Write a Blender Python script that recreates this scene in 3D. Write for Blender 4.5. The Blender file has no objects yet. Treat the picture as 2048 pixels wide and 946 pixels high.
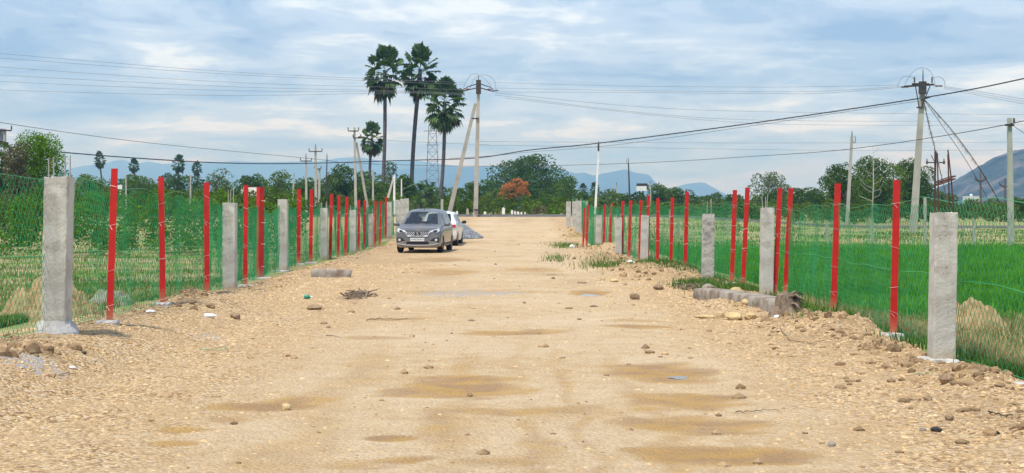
import bpy, bmesh, math, random
import numpy as np
from mathutils import Vector, Matrix, Quaternion

sc = bpy.context.scene
R = math.radians
rng = np.random.default_rng(7)
random.seed(7)

# ------------------------------------------------------------------ camera
FOC, CX, HY, EYE = 3000.0, 1024.0, 415.0, 1.7      # photo pixels, metres
cam_d = bpy.data.cameras.new('camera')
cam_d.sensor_width = 36.0
cam_d.lens = FOC / 2048 * 36
cam_d.shift_y = -58.0 / 2048
cam_d.clip_start, cam_d.clip_end = 0.1, 60000
cam = bpy.data.objects.new('camera', cam_d)
sc.collection.objects.link(cam)
cam.location = (0, 0, EYE)
cam.rotation_euler = (R(90), 0, 0)
sc.camera = cam

# ------------------------------------------------------------------ sky
SUN_EL, SUN_AZ = R(66), R(215)                     # high, behind-left of the camera
sund = Vector((math.sin(SUN_AZ) * math.cos(SUN_EL), math.cos(SUN_AZ) * math.cos(SUN_EL), math.sin(SUN_EL)))
w = bpy.data.worlds.new('World'); sc.world = w
w.use_nodes = True
nt = w.node_tree
nt.nodes.clear()
N = lambda t, **k: _node(nt, t, **k)
def _node(tree, t, **k):
    n = tree.nodes.new(t)
    for a, v in k.items():
        setattr(n, a, v)
    return n
def math_node(tree, op, a, b=None, clamp=False):
    n = tree.nodes.new('ShaderNodeMath'); n.operation = op; n.use_clamp = clamp
    for i, v in enumerate((a, b)):
        if v is None: continue
        if isinstance(v, (int, float)): n.inputs[i].default_value = v
        else: tree.links.new(v, n.inputs[i])
    return n.outputs[0]
def ramp(tree, fac, stops, interp='LINEAR'):
    n = tree.nodes.new('ShaderNodeValToRGB'); n.color_ramp.interpolation = interp
    el = n.color_ramp.elements
    while len(el) < len(stops): el.new(0.5)
    for e, (p, c) in zip(el, stops):
        e.position = p
        e.color = (c, c, c, 1) if isinstance(c, (int, float)) else (*c, 1)
    tree.links.new(fac, n.inputs[0])
    return n.outputs[0]
def noise(tree, vec, scale, detail=4, rough=0.55, dist=0.0):
    n = tree.nodes.new('ShaderNodeTexNoise')
    n.inputs['Scale'].default_value = scale; n.inputs['Detail'].default_value = detail
    n.inputs['Roughness'].default_value = rough; n.inputs['Distortion'].default_value = dist
    if vec is not None: tree.links.new(vec, n.inputs['Vector'])
    return n.outputs['Fac']
def mixc(tree, fac, a, b, mode='MIX'):
    n = tree.nodes.new('ShaderNodeMix'); n.data_type = 'RGBA'; n.blend_type = mode
    if isinstance(fac, (int, float)): n.inputs[0].default_value = fac
    else: tree.links.new(fac, n.inputs[0])
    for i, v in ((6, a), (7, b)):
        if isinstance(v, (tuple, list)): n.inputs[i].default_value = (*v, 1) if len(v) == 3 else v
        else: tree.links.new(v, n.inputs[i])
    return n.outputs[2]

SKY_STRENGTH = 0.1
sky = nt.nodes.new('ShaderNodeTexSky')
sky.sky_type = 'NISHITA'; sky.sun_disc = False
sky.sun_elevation = SUN_EL; sky.sun_rotation = SUN_AZ
sky.air_density = 1.0; sky.dust_density = 1.5; sky.ozone_density = 1.5
tc = nt.nodes.new('ShaderNodeTexCoord')
sep = nt.nodes.new('ShaderNodeSeparateXYZ'); nt.links.new(tc.outputs['Generated'], sep.inputs[0])
zc = math_node(nt, 'ADD', math_node(nt, 'MAXIMUM', sep.outputs[2], 0.0), 0.12)
u = math_node(nt, 'DIVIDE', sep.outputs[0], zc)
v = math_node(nt, 'DIVIDE', sep.outputs[1], zc)
comb = nt.nodes.new('ShaderNodeCombineXYZ')
nt.links.new(u, comb.inputs[0]); nt.links.new(v, comb.inputs[1]); comb.inputs[2].default_value = 3.7
c_big = noise(nt, comb.outputs[0], 1.15, 7, 0.58, 0.4)
mp = nt.nodes.new('ShaderNodeMapping'); mp.inputs['Location'].default_value = (4.3, 1.2, 0)
nt.links.new(comb.outputs[0], mp.inputs[0])
c_puff = noise(nt, mp.outputs[0], 2.9, 9, 0.62, 0.5)
c_mix = math_node(nt, 'ADD', math_node(nt, 'MULTIPLY', c_big, 0.55), math_node(nt, 'MULTIPLY', c_puff, 0.45))
k = 1.0 / SKY_STRENGTH
tone = ramp(nt, c_mix, [(0.39, (0.21, 0.335, 0.58)), (0.46, (0.30, 0.43, 0.66)), (0.53, (0.42, 0.55, 0.77)), (0.62, (0.68, 0.79, 0.93))], 'EASE')
tk = nt.nodes.new('ShaderNodeVectorMath'); tk.operation = 'SCALE'; tk.inputs['Scale'].default_value = k
nt.links.new(tone, tk.inputs[0])
skyc = mixc(nt, 0.88, sky.outputs[0], tk.outputs[0])                    # cloud over clear Nishita sky
bg = nt.nodes.new('ShaderNodeBackground'); bg.inputs[1].default_value = SKY_STRENGTH
nt.links.new(skyc, bg.inputs[0])
wo = nt.nodes.new('ShaderNodeOutputWorld'); nt.links.new(bg.outputs[0], wo.inputs[0])

# ------------------------------------------------------------------ sun
sl = bpy.data.lights.new('sun', 'SUN'); sl.energy = 3.2; sl.angle = R(5); sl.color = (1.0, 0.95, 0.87)
so = bpy.data.objects.new('sun', sl); sc.collection.objects.link(so)
so.rotation_euler = sund.to_track_quat('Z', 'Y').to_euler()

sc.view_settings.view_transform = 'Standard'; sc.view_settings.look = 'None'
sc.view_settings.exposure = 0.56; sc.view_settings.gamma = 1.0
sc.view_settings.use_curve_mapping = False
sc.cycles.max_bounces = 6; sc.cycles.volume_bounces = 0; sc.cycles.transparent_max_bounces = 12

# ------------------------------------------------------------------ helpers
col = sc.collection
ORD = ['nearest', 'second', 'third', 'fourth', 'fifth', 'sixth', 'seventh', 'eighth', 'ninth', 'tenth', 'eleventh', 'twelfth',
       'thirteenth', 'fourteenth', 'fifteenth', 'sixteenth', 'seventeenth', 'eighteenth', 'nineteenth', 'twentieth']
def nth(i): return 'nearest to the camera' if i == 0 else ORD[i] + ' from the camera'

def tag(o, label=None, cat=None, group=None, kind=None):
    if label: o['label'] = label
    if cat: o['category'] = cat
    if group: o['group'] = group
    if kind: o['kind'] = kind
    return o
def empty(name, loc, label, cat, group=None, rz=0.0):
    o = bpy.data.objects.new(name, None); col.objects.link(o)
    o.empty_display_size = 0.2
    o.location = loc; o.rotation_euler = (0, 0, rz)
    return tag(o, label, cat, group)
def link(name, me, mat, parent=None, loc=None):
    o = bpy.data.objects.new(name, me); col.objects.link(o)
    if mat is not None and not me.materials: me.materials.append(mat)
    if parent is not None: o.parent = parent
    if loc is not None: o.location = loc
    return o
def big_mesh(name, V, Fc, smooth=False):
    """V (n,3) floats, Fc (m,k) ints of one face size"""
    V = np.asarray(V, dtype=np.float32); Fc = np.asarray(Fc, dtype=np.int32)
    me = bpy.data.meshes.new(name)
    m, kk = Fc.shape
    me.vertices.add(len(V)); me.vertices.foreach_set('co', V.ravel())
    me.loops.add(m * kk); me.loops.foreach_set('vertex_index', Fc.ravel())
    me.polygons.add(m)
    me.polygons.foreach_set('loop_start', np.arange(0, m * kk, kk, dtype=np.int32))
    me.polygons.foreach_set('use_smooth', np.full(m, smooth, dtype=bool))
    me.update(calc_edges=True); me.validate()
    return me

class B:
    """collects shapes (world coordinates) for ONE mesh"""
    def __init__(s): s.v = []; s.f = []
    def add(s, V, F):
        o = len(s.v); s.v += [tuple(p) for p in V]; s.f += [tuple(i + o for i in q) for q in F]; return s
    def box(s, c, size, rz=0.0, tilt=0.0):
        hx, hy, hz = size[0] / 2, size[1] / 2, size[2] / 2
        M = Matrix.Rotation(rz, 3, 'Z') @ Matrix.Rotation(tilt, 3, 'Y')
        P = [Vector(c) + M @ Vector((x * hx, y * hy, z * hz)) for z in (-1, 1) for x, y in ((-1, -1), (1, -1), (1, 1), (-1, 1))]
        return s.add(P, [(3, 2, 1, 0), (4, 5, 6, 7), (0, 1, 5, 4), (1, 2, 6, 5), (2, 3, 7, 6), (3, 0, 4, 7)])
    def beam(s, p0, p1, w0, d0=None, w1=None, d1=None, side=None):
        p0, p1 = Vector(p0), Vector(p1); ax = (p1 - p0).normalized()
        d0 = d0 or w0; w1 = w1 or w0; d1 = d1 or d0
        sd = Vector(side) if side else (Vector((1, 0, 0)) if abs(ax.x) < 0.9 else Vector((0, 1, 0)))
        sd = (sd - ax * sd.dot(ax)).normalized(); up = ax.cross(sd)
        P = []
        for p, a, b in ((p0, w0 / 2, d0 / 2), (p1, w1 / 2, d1 / 2)):
            P += [p + sd * x * a + up * y * b for x, y in ((-1, -1), (1, -1), (1, 1), (-1, 1))]
        return s.add(P, [(3, 2, 1, 0), (4, 5, 6, 7), (0, 1, 5, 4), (1, 2, 6, 5), (2, 3, 7, 6), (3, 0, 4, 7)])
    def tube(s, pts, r, n=6, cap=True):
        pts = [Vector(p) for p in pts]; m = len(pts)
        rr = r if isinstance(r, (list, tuple)) else [r] * m
        V = []; F = []
        ref = None
        for i, p in enumerate(pts):
            t = (pts[min(i + 1, m - 1)] - pts[max(i - 1, 0)]).normalized()
            if ref is None: ref = Vector((0, 0, 1)) if abs(t.z) < 0.9 else Vector((1, 0, 0))
            a = (ref - t * ref.dot(t)).normalized(); b = t.cross(a); ref = a
            for j in range(n):
                q = 2 * math.pi * j / n
                V.append(p + (a * math.cos(q) + b * math.sin(q)) * rr[i])
        for i in range(m - 1):
            for j in range(n):
                k2 = (j + 1) % n
                F.append((i * n + j, i * n + k2, (i + 1) * n + k2, (i + 1) * n + j))
        if cap: F += [tuple(range(n - 1, -1, -1)), tuple((m - 1) * n + j for j in range(n))]
        return s.add(V, F)
    def lathe(s, c, prof, n=16, axis='z'):
        V = []; F = []
        for (r, h) in prof:
            for j in range(n):
                q = 2 * math.pi * j / n
                p = (r * math.cos(q), r * math.sin(q), h)
                if axis == 'y': p = (p[0], p[2], p[1])
                if axis == 'x': p = (p[2], p[0], p[1])
                V.append(Vector(c) + Vector(p))
        for i in range(len(prof) - 1):
            for j in range(n):
                k2 = (j + 1) % n
                F.append((i * n + j, i * n + k2, (i + 1) * n + k2, (i + 1) * n + j))
        return s.add(V, F)
    def mesh(s, name, smooth=False, origin=(0, 0, 0)):
        me = bpy.data.meshes.new(name)
        o = Vector(origin)
        me.from_pydata([tuple(Vector(p) - o) for p in s.v], [], s.f)
        if smooth: me.polygons.foreach_set('use_smooth', np.ones(len(me.polygons), dtype=bool))
        me.update(); return me
    def part(s, name, mat, root, smooth=False):
        """part of a thing whose root is an unrotated Empty; shapes given in world coordinates"""
        return link(name, s.mesh(name, smooth, root.location), mat, root)
    def local(s, name, mat, root, smooth=False):
        return link(name, s.mesh(name, smooth), mat, root)
    def thing(s, name, mat, origin, label, cat, group=None, smooth=False, kind=None):
        o = link(name, s.mesh(name, smooth, origin), mat, None, origin)
        return tag(o, label, cat, group, kind)

# ---- value noise
_T = np.random.default_rng(3).random((256, 256)).astype(np.float64)
def vn(x, y):
    xi = np.floor(x).astype(int); yi = np.floor(y).astype(int)
    fx = x - xi; fy = y - yi; fx = fx * fx * (3 - 2 * fx); fy = fy * fy * (3 - 2 * fy)
    g = lambda a, b: _T[a & 255, b & 255]
    return (g(xi, yi) * (1 - fx) + g(xi + 1, yi) * fx) * (1 - fy) + (g(xi, yi + 1) * (1 - fx) + g(xi + 1, yi + 1) * fx) * fy
def fbm(x, y, o=4):
    s = 0; a = 0.5
    for i in range(o):
        s = s + a * (vn(x * 2 ** i + 17 * i, y * 2 ** i + 5 * i) - 0.5); a *= 0.55
    return s
def sstep(a, b, x):
    t = np.clip((x - a) / (b - a), 0, 1); return t * t * (3 - 2 * t)

# ------------------------------------------------------------------ terrain
def zt(x, y):
    """smooth lie of the land"""
    x = np.asarray(x, dtype=float); y = np.asarray(y, dtype=float)
    t = np.clip(y - 62, 0, 41)
    rise = 0.027 * np.where(t < 4, t * t / 8, t - 2) * (1 - 0.75 * sstep(9, 26, x))
    rise = rise - 0.35 * sstep(112, 135, y) * (rise > 0.4)
    bank = 0.24 * (1 - sstep(16, 33, y)) * sstep(-3.7, -4.9, x)
    ridge = 0.05 * np.exp(-((x + 5.3) / 0.5) ** 2) + 0.07 * np.exp(-((x - 4.35) / 0.55) ** 2)
    near = 1 - sstep(58, 75, y)
    fields = -0.12 * sstep(-6.2, -7.6, x) * near - 0.22 * sstep(5.0, 6.4, x) * near
    return rise + bank + ridge * near + fields
def zf(x, y): return float(zt(x, y))
def at(px, py, D): return Vector(((px - CX) / FOC * D, D, EYE - (py - HY) / FOC * D))
def hit(px, py):
    f = lambda Y: EYE - (py - HY) / FOC * Y - zf((px - CX) / FOC * Y, Y)
    a = 5.0
    while a < 400 and f(a + 0.5) > 0: a += 0.5
    b = a + 0.5
    for _ in range(30):
        m = (a + b) / 2
        if f(m) > 0: a = m
        else: b = m
    X = (px - CX) / FOC * a
    return Vector((X, a, zf(X, a)))
def hitv(px, py):
    px = np.asarray(px, float); py = np.asarray(py, float); Y = EYE * FOC / (py - HY)
    for _ in range(14): Y = 0.5 * Y + 0.5 * (EYE - zt((px - CX) / FOC * Y, Y)) * FOC / (py - HY)
    return (px - CX) / FOC * Y, Y
def ground(px, D):
    X = (px - CX) / FOC * D
    return Vector((X, D, zf(X, D)))

# ------------------------------------------------------------------ materials
MATS = {}
def base_mat(name, rough=0.8, spec=0.3, metal=0.0):
    m = bpy.data.materials.new(name); m.use_nodes = True
    t = m.node_tree; p = t.nodes['Principled BSDF']
    p.inputs['Roughness'].default_value = rough; p.inputs['Metallic'].default_value = metal
    p.inputs['Specular IOR Level'].default_value = spec
    MATS[name] = m
    return m, t, p
def nmat(name, c1, c2, scale=3.0, rough=0.8, spec=0.3, metal=0.0, bump=0.0, bscale=None, detail=5, lo=0.35, hi=0.65, c3=None, s3=0.7, island=0.0, coat=0.0):
    m, t, p = base_mat(name, rough, spec, metal)
    tcn = t.nodes.new('ShaderNodeTexCoord'); vec = tcn.outputs['Object']
    c = mixc(t, ramp(t, noise(t, vec, scale, detail), [(lo, 0.0), (hi, 1.0)]), c1, c2)
    if c3:
        c = mixc(t, ramp(t, noise(t, vec, s3, 4), [(0.5, 0.0), (0.66, 1.0)]), c, c3)
    if island:
        g = t.nodes.new('ShaderNodeNewGeometry')
        val = math_node(t, 'ADD', math_node(t, 'MULTIPLY', g.outputs['Random Per Island'], 2 * island), 1 - island)
        cc = t.nodes.new('ShaderNodeVectorMath'); cc.operation = 'SCALE'
        t.links.new(c, cc.inputs[0]); t.links.new(val, cc.inputs['Scale']); c = cc.outputs[0]
    t.links.new(c, p.inputs['Base Color'])
    if coat: p.inputs['Coat Weight'].default_value = coat; p.inputs['Coat Roughness'].default_value = 0.08
    if bump:
        b = t.nodes.new('ShaderNodeBump'); b.inputs['Strength'].default_value = bump; b.inputs['Distance'].default_value = 0.02
        t.links.new(noise(t, vec, bscale or scale * 3, 6, 0.65), b.inputs['Height']); t.links.new(b.outputs[0], p.inputs['Normal'])
    return m
def wear(m, splash=(0.42, 0.30, 0.16), h=0.35, chips=None, holes=False):
    """soil splashed on the foot, chipped paint, air holes in cast concrete"""
    t = m.node_tree; p = t.nodes['Principled BSDF']; src = p.inputs['Base Color'].links[0].from_socket
    tcn = t.nodes.new('ShaderNodeTexCoord'); vec = tcn.outputs['Object']
    sp_ = t.nodes.new('ShaderNodeSeparateXYZ'); t.links.new(vec, sp_.inputs[0])
    n1 = noise(t, vec, 9, 6, 0.7)
    hz_ = math_node(t, 'ADD', sp_.outputs[2], math_node(t, 'MULTIPLY', math_node(t, 'SUBTRACT', n1, 0.5), -0.9 * h))
    c = mixc(t, ramp(t, hz_, [(0.0, 0.75), (h, 0.0)]), src, splash)
    if chips: c = mixc(t, ramp(t, noise(t, vec, 16, 7, 0.72), [(0.61, 0.0), (0.66, 0.85)]), c, chips)
    if holes:
        vo = t.nodes.new('ShaderNodeTexVoronoi'); vo.inputs['Scale'].default_value = 22; t.links.new(vec, vo.inputs['Vector'])
        c = mixc(t, math_node(t, 'MULTIPLY', ramp(t, vo.outputs['Distance'], [(0.12, 1.0), (0.17, 0.0)]), ramp(t, noise(t, vec, 3.5, 2), [(0.52, 0.0), (0.6, 0.8)])), c, (0.13, 0.11, 0.09))
        st = t.nodes.new('ShaderNodeMapping'); st.inputs['Scale'].default_value = (9, 9, 0.8); t.links.new(vec, st.inputs[0])
        c = mixc(t, ramp(t, noise(t, st.outputs[0], 1, 4), [(0.55, 0.0), (0.75, 0.4)]), c, (0.28, 0.25, 0.2))
    t.links.new(c, p.inputs['Base Color'])
def leaf_mat(name, c1, c2, scale=0.5, trans=0.35):
    m = nmat(name, c1, c2, scale, rough=0.7, spec=0.08, island=0.4)
    t = m.node_tree; p = t.nodes['Principled BSDF']
    src = p.inputs['Base Color'].links[0].from_socket
    tr = t.nodes.new('ShaderNodeBsdfTranslucent'); t.links.new(src, tr.inputs[0])
    mx = t.nodes.new('ShaderNodeMixShader'); mx.inputs[0].default_value = trans
    t.links.new(p.outputs[0], mx.inputs[1]); t.links.new(tr.outputs[0], mx.inputs[2])
    t.links.new(mx.outputs[0], t.nodes['Material Output'].inputs['Surface'])
    return m

M_conc = nmat('concrete', (0.46, 0.435, 0.375), (0.60, 0.575, 0.50), 2.2, 0.92, 0.2, bump=0.5, bscale=28, c3=(0.39, 0.355, 0.30), s3=3.5)
M_conc2 = nmat('rough_concrete', (0.40, 0.38, 0.335), (0.57, 0.545, 0.48), 5, 0.95, 0.15, bump=1.0, bscale=22, c3=(0.26, 0.245, 0.22), s3=5)
M_foot = nmat('footing_concrete', (0.40, 0.385, 0.35), (0.55, 0.53, 0.49), 6, 0.95, 0.15, bump=0.8, bscale=30)
M_red = nmat('red_paint', (0.50, 0.014, 0.012), (0.60, 0.022, 0.018), 3, 0.42, 0.35, bump=0.05, bscale=40, c3=(0.40, 0.02, 0.012), s3=2.2)
M_rust = nmat('rusty_steel', (0.06, 0.027, 0.022), (0.11, 0.05, 0.038), 20, 0.75, 0.3)
M_rebar = nmat('grey_steel_bar', (0.30, 0.27, 0.23), (0.42, 0.38, 0.33), 25, 0.7, 0.3)
M_wire = nmat('tie_wire', (0.50, 0.46, 0.43), (0.60, 0.56, 0.50), 20, 0.45, 0.5, 0.6)
M_mesh = nmat('green_coated_wire', (0.025, 0.30, 0.095), (0.045, 0.42, 0.15), 0.8, 0.4, 0.35)
M_pole = nmat('pole_concrete', (0.34, 0.32, 0.275), (0.46, 0.435, 0.37), 1.2, 0.9, 0.2, bump=0.3, bscale=12)
M_iron = nmat('dark_iron', (0.035, 0.03, 0.03), (0.07, 0.055, 0.05), 6, 0.6, 0.4)
M_porc = nmat('insulator', (0.10, 0.06, 0.045), (0.16, 0.10, 0.07), 9, 0.3, 0.5)
M_cable = nmat('cable_black', (0.03, 0.032, 0.038), (0.05, 0.052, 0.06), 3, 0.6, 0.3)
M_alu = nmat('bare_wire', (0.16, 0.17, 0.20), (0.24, 0.25, 0.28), 1, 0.5, 0.4, 0.2)
M_stone = nmat('grey_stone', (0.26, 0.22, 0.18), (0.38, 0.34, 0.28), 4, 0.95, 0.15, bump=1.0, bscale=16, c3=(0.20, 0.15, 0.11), s3=2.5)
M_ystone = nmat('yellow_stone', (0.46, 0.33, 0.15), (0.60, 0.46, 0.25), 8, 0.95, 0.15, bump=0.9, bscale=24)
M_bstone = nmat('brown_stone', (0.22, 0.145, 0.085), (0.34, 0.24, 0.15), 9, 0.95, 0.15, bump=0.9, bscale=26)
M_lump = nmat('black_lump', (0.025, 0.022, 0.022), (0.05, 0.045, 0.042), 12, 0.85, 0.2, bump=0.8, bscale=30)
M_white = nmat('white_plastic', (0.72, 0.74, 0.76), (0.8, 0.82, 0.84), 6, 0.35, 0.5)
M_gplas = nmat('green_plastic', (0.02, 0.22, 0.12), (0.03, 0.30, 0.17), 6, 0.35, 0.5)
M_trunk = nmat('bark', (0.13, 0.10, 0.075), (0.24, 0.20, 0.16), 3, 0.95, 0.1, bump=0.6, bscale=12)
M_ptrunk = nmat('palm_trunk', (0.075, 0.07, 0.072), (0.15, 0.14, 0.14), 4, 0.95, 0.1, bump=0.6, bscale=9)
M_gravelpile = nmat('crushed_stone', (0.20, 0.21, 0.225), (0.36, 0.37, 0.39), 9, 0.9, 0.2, bump=1.0, bscale=14, island=0.35)
M_root = nmat('root_wood', (0.18, 0.13, 0.09), (0.32, 0.25, 0.18), 12, 0.95, 0.1, bump=1.0, bscale=30)
M_asph = nmat('asphalt', (0.085, 0.08, 0.075), (0.14, 0.13, 0.12), 3, 0.9, 0.2)
M_wwash = nmat('whitewash', (0.68, 0.68, 0.64), (0.8, 0.79, 0.75), 3, 0.9, 0.2)
M_dry = nmat('dry_thatch', (0.28, 0.19, 0.11), (0.42, 0.31, 0.2), 5, 0.95, 0.1, island=0.4)

wear(M_red, h=0.30, chips=(0.17, 0.04, 0.028)); wear(M_conc, h=0.22, holes=True); wear(M_conc2, h=0.22, holes=True)
L_dark = leaf_mat('leaf_dark', (0.036, 0.078, 0.010), (0.095, 0.165, 0.022))
L_mid = leaf_mat('leaf_mid', (0.055, 0.112, 0.012), (0.125, 0.205, 0.030))
L_light = leaf_mat('leaf_light', (0.075, 0.135, 0.020), (0.155, 0.22, 0.045))
L_pale = leaf_mat('leaf_pale', (0.10, 0.15, 0.055), (0.17, 0.21, 0.09))
L_vivid = leaf_mat('leaf_vivid', (0.07, 0.17, 0.012), (0.16, 0.30, 0.022))
L_orange = leaf_mat('flower_orange', (0.40, 0.14, 0.04), (0.52, 0.22, 0.07))
L_palm = leaf_mat('palm_leaf', (0.05, 0.10, 0.03), (0.115, 0.175, 0.06), trans=0.2)
L_palmdry = leaf_mat('palm_leaf_dry', (0.10, 0.075, 0.035), (0.19, 0.15, 0.07), trans=0.15)
L_grass = leaf_mat('grass_blade', (0.065, 0.15, 0.022), (0.13, 0.225, 0.045), 0.4, 0.4)
L_paddy = leaf_mat('paddy_blade', (0.05, 0.23, 0.012), (0.14, 0.38, 0.035), 0.5, 0.45)
L_straw = leaf_mat('straw_blade', (0.28, 0.22, 0.09), (0.42, 0.34, 0.16), 0.6, 0.3)
L_vine = leaf_mat('dry_vine', (0.10, 0.095, 0.05), (0.17, 0.155, 0.085), 1.0, 0.2)

# road and ground
def soil_nodes(t, p, vec, wet=None, gravel=None):
    fine = noise(t, vec, 26, 6, 0.7); mid = noise(t, vec, 3.2, 5, 0.6); big = noise(t, vec, 0.35, 4, 0.6)
    c = mixc(t, ramp(t, mid, [(0.35, 0.0), (0.65, 1.0)]), (0.47, 0.325, 0.175), (0.57, 0.43, 0.26))
    c = mixc(t, ramp(t, big, [(0.42, 0.0), (0.66, 0.65)]), c, (0.61, 0.48, 0.325))
    vo = t.nodes.new('ShaderNodeTexVoronoi'); vo.inputs['Scale'].default_value = 34
    t.links.new(vec, vo.inputs['Vector'])
    sepc = t.nodes.new('ShaderNodeSeparateColor'); t.links.new(vo.outputs['Color'], sepc.inputs[0])
    peb = ramp(t, sepc.outputs[0], [(0.0, (0.24, 0.14, 0.07)), (0.28, (0.46, 0.29, 0.13)), (0.55, (0.58, 0.42, 0.23)), (0.85, (0.68, 0.55, 0.38)), (1.0, (0.36, 0.30, 0.25))], 'CONSTANT')
    amt = ramp(t, noise(t, vec, 1.3, 4), [(0.35, 0.2), (0.65, 0.65)])
    if gravel is not None:
        c = mixc(t, math_node(t, 'MULTIPLY', math_node(t, 'SUBTRACT', gravel, 0.35, True), ramp(t, noise(t, vec, 1.1, 5), [(0.3, 0.15), (0.65, 0.6)])), c, (0.44, 0.275, 0.125))
        amt = math_node(t, 'MULTIPLY', amt, gravel)
    c = mixc(t, amt, c, peb)
    c = mixc(t, ramp(t, fine, [(0.60, 0.0), (0.76, 0.6)]), c, (0.30, 0.19, 0.10))
    if wet is not None:
        wn = math_node(t, 'MULTIPLY', wet, math_node(t, 'ADD', math_node(t, 'MULTIPLY', noise(t, vec, 4.5, 5, 0.6), 1.1), 0.45), True)
        c = mixc(t, ramp(t, wn, [(0.10, 0.0), (0.40, 0.65), (0.85, 1.0)]), c, mixc(t, ramp(t, noise(t, vec, 2.2, 3), [(0.4, 0.0), (0.6, 1.0)]), (0.44, 0.26, 0.075), (0.34, 0.205, 0.095)))
        rr = ramp(t, wn, [(0.1, 0.92), (0.8, 0.6)]); t.links.new(rr, p.inputs['Roughness'])
    return c, fine, vo.outputs['Distance']
m, t, p = base_mat('road_soil', 0.92, 0.15)
tcn = t.nodes.new('ShaderNodeTexCoord')
aw = t.nodes.new('ShaderNodeAttribute'); aw.attribute_name = 'wet'
ag = t.nodes.new('ShaderNodeAttribute'); ag.attribute_name = 'gravel'
c, fine, vd = soil_nodes(t, p, tcn.outputs['Object'], aw.outputs['Fac'], ag.outputs['Fac'])
ad = t.nodes.new('ShaderNodeAttribute'); ad.attribute_name = 'dark'
c = mixc(t, ad.outputs['Fac'], c, mixc(t, ramp(t, noise(t, tcn.outputs['Object'], 7, 5), [(0.4, 0.0), (0.6, 1.0)]), (0.24, 0.155, 0.085), (0.40, 0.28, 0.16)))
agr = t.nodes.new('ShaderNodeAttribute'); agr.attribute_name = 'grey'
c = mixc(t, math_node(t, 'MULTIPLY', agr.outputs['Fac'], ramp(t, noise(t, tcn.outputs['Object'], 9, 4), [(0.4, 0.0), (0.6, 1.0)])), c, (0.36, 0.36, 0.36))
t.links.new(c, p.inputs['Base Color'])
b = t.nodes.new('ShaderNodeBump'); b.inputs['Strength'].default_value = 1.0; b.inputs['Distance'].default_value = 0.035
hh = math_node(t, 'ADD', math_node(t, 'MULTIPLY', fine, 0.7), math_node(t, 'MULTIPLY', vd, -0.6))
t.links.new(hh, b.inputs['Height']); t.links.new(b.outputs[0], p.inputs['Normal'])
M_road = m
M_clod = nmat('soil_clod', (0.22, 0.14, 0.075), (0.40, 0.28, 0.16), 5, 0.95, 0.1, bump=0.6, bscale=25, island=0.3)
M_peb = nmat('pebbles', (0.42, 0.27, 0.125), (0.56, 0.41, 0.235), 3, 0.9, 0.15, island=0.30)
M_mound = nmat('straw_coloured_soil', (0.27, 0.19, 0.09), (0.45, 0.335, 0.18), 6, 0.95, 0.1, bump=1.0, bscale=16, c3=(0.30, 0.24, 0.12), s3=3)
M_gmound = nmat('grey_soil', (0.24, 0.23, 0.18), (0.36, 0.34, 0.27), 6, 0.95, 0.1, bump=1.0, bscale=16, c3=(0.12, 0.18, 0.07), s3=3)

# fields: colour by patch attributes on the sheet
m, t, p = base_mat('field_soil', 0.95, 0.1)
tcn = t.nodes.new('ShaderNodeTexCoord'); vec = tcn.outputs['Object']
dry = mixc(t, ramp(t, noise(t, vec, 0.9, 6, 0.65), [(0.38, 0.0), (0.62, 1.0)]), (0.26, 0.21, 0.105), (0.42, 0.35, 0.19))
grn = mixc(t, ramp(t, noise(t, vec, 1.4, 6, 0.65), [(0.38, 0.0), (0.62, 1.0)]), (0.085, 0.18, 0.025), (0.17, 0.28, 0.05))
c = mixc(t, ramp(t, noise(t, vec, 0.32, 6, 0.62), [(0.45, 0.0), (0.58, 0.9)]), dry, grn)
ap = t.nodes.new('ShaderNodeAttribute'); ap.attribute_name = 'paddy'
pad = mixc(t, ramp(t, noise(t, vec, 1.2, 5, 0.6), [(0.35, 0.0), (0.65, 1.0)]), (0.05, 0.19, 0.015), (0.085, 0.27, 0.025))
c = mixc(t, ap.outputs['Fac'], c, pad)
asn = t.nodes.new('ShaderNodeAttribute'); asn.attribute_name = 'sand'
c = mixc(t, asn.outputs['Fac'], c, mixc(t, ramp(t, noise(t, vec, 2.5, 5), [(0.35, 0.0), (0.65, 1.0)]), (0.44, 0.31, 0.16), (0.58, 0.44, 0.26)))
t.links.new(c, p.inputs['Base Color'])
b = t.nodes.new('ShaderNodeBump'); b.inputs['Strength'].default_value = 0.8; b.inputs['Distance'].default_value = 0.06
t.links.new(noise(t, vec, 6, 6, 0.7), b.inputs['Height']); t.links.new(b.outputs[0], p.inputs['Normal'])
M_field = m

# ------------------------------------------------------------------ ground sheet
def grid_mesh(name, xs, ys, zfun, mat, attrs=None, smooth=True):
    X, Y = np.meshgrid(xs, ys)
    X, Y, Z = zfun(X, Y)
    V = np.stack([X, Y, Z], -1).reshape(-1, 3)
    nx, ny = len(xs), len(ys)
    i = np.arange(ny - 1)[:, None] * nx + np.arange(nx - 1)[None, :]
    Fq = np.stack([i, i + 1, i + nx + 1, i + nx], -1).reshape(-1, 4)
    me = big_mesh(name, V, Fq, smooth)
    for nm, fn in (attrs or {}).items():
        a = me.attributes.new(nm, 'FLOAT', 'POINT')
        a.data.foreach_set('value', np.asarray(fn(X, Y), dtype=np.float32).ravel())
    return link(name, me, mat)
xs = np.concatenate([-np.geomspace(24000, 60, 40), np.linspace(-58, -10, 70), np.linspace(-9.8, 9.8, 140), np.linspace(10, 58, 70), np.geomspace(60, 24000, 40)])
ys = np.concatenate([np.linspace(-60, 8, 20), np.geomspace(8.5, 140, 230), np.geomspace(143, 24000, 60)])
def in_road(x, y):
    return sstep(-5.6, -5.0, x) * (1 - sstep(3.9, 4.5, x)) * (1 - sstep(100, 104, y)) * sstep(-20, 4, y)
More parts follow.
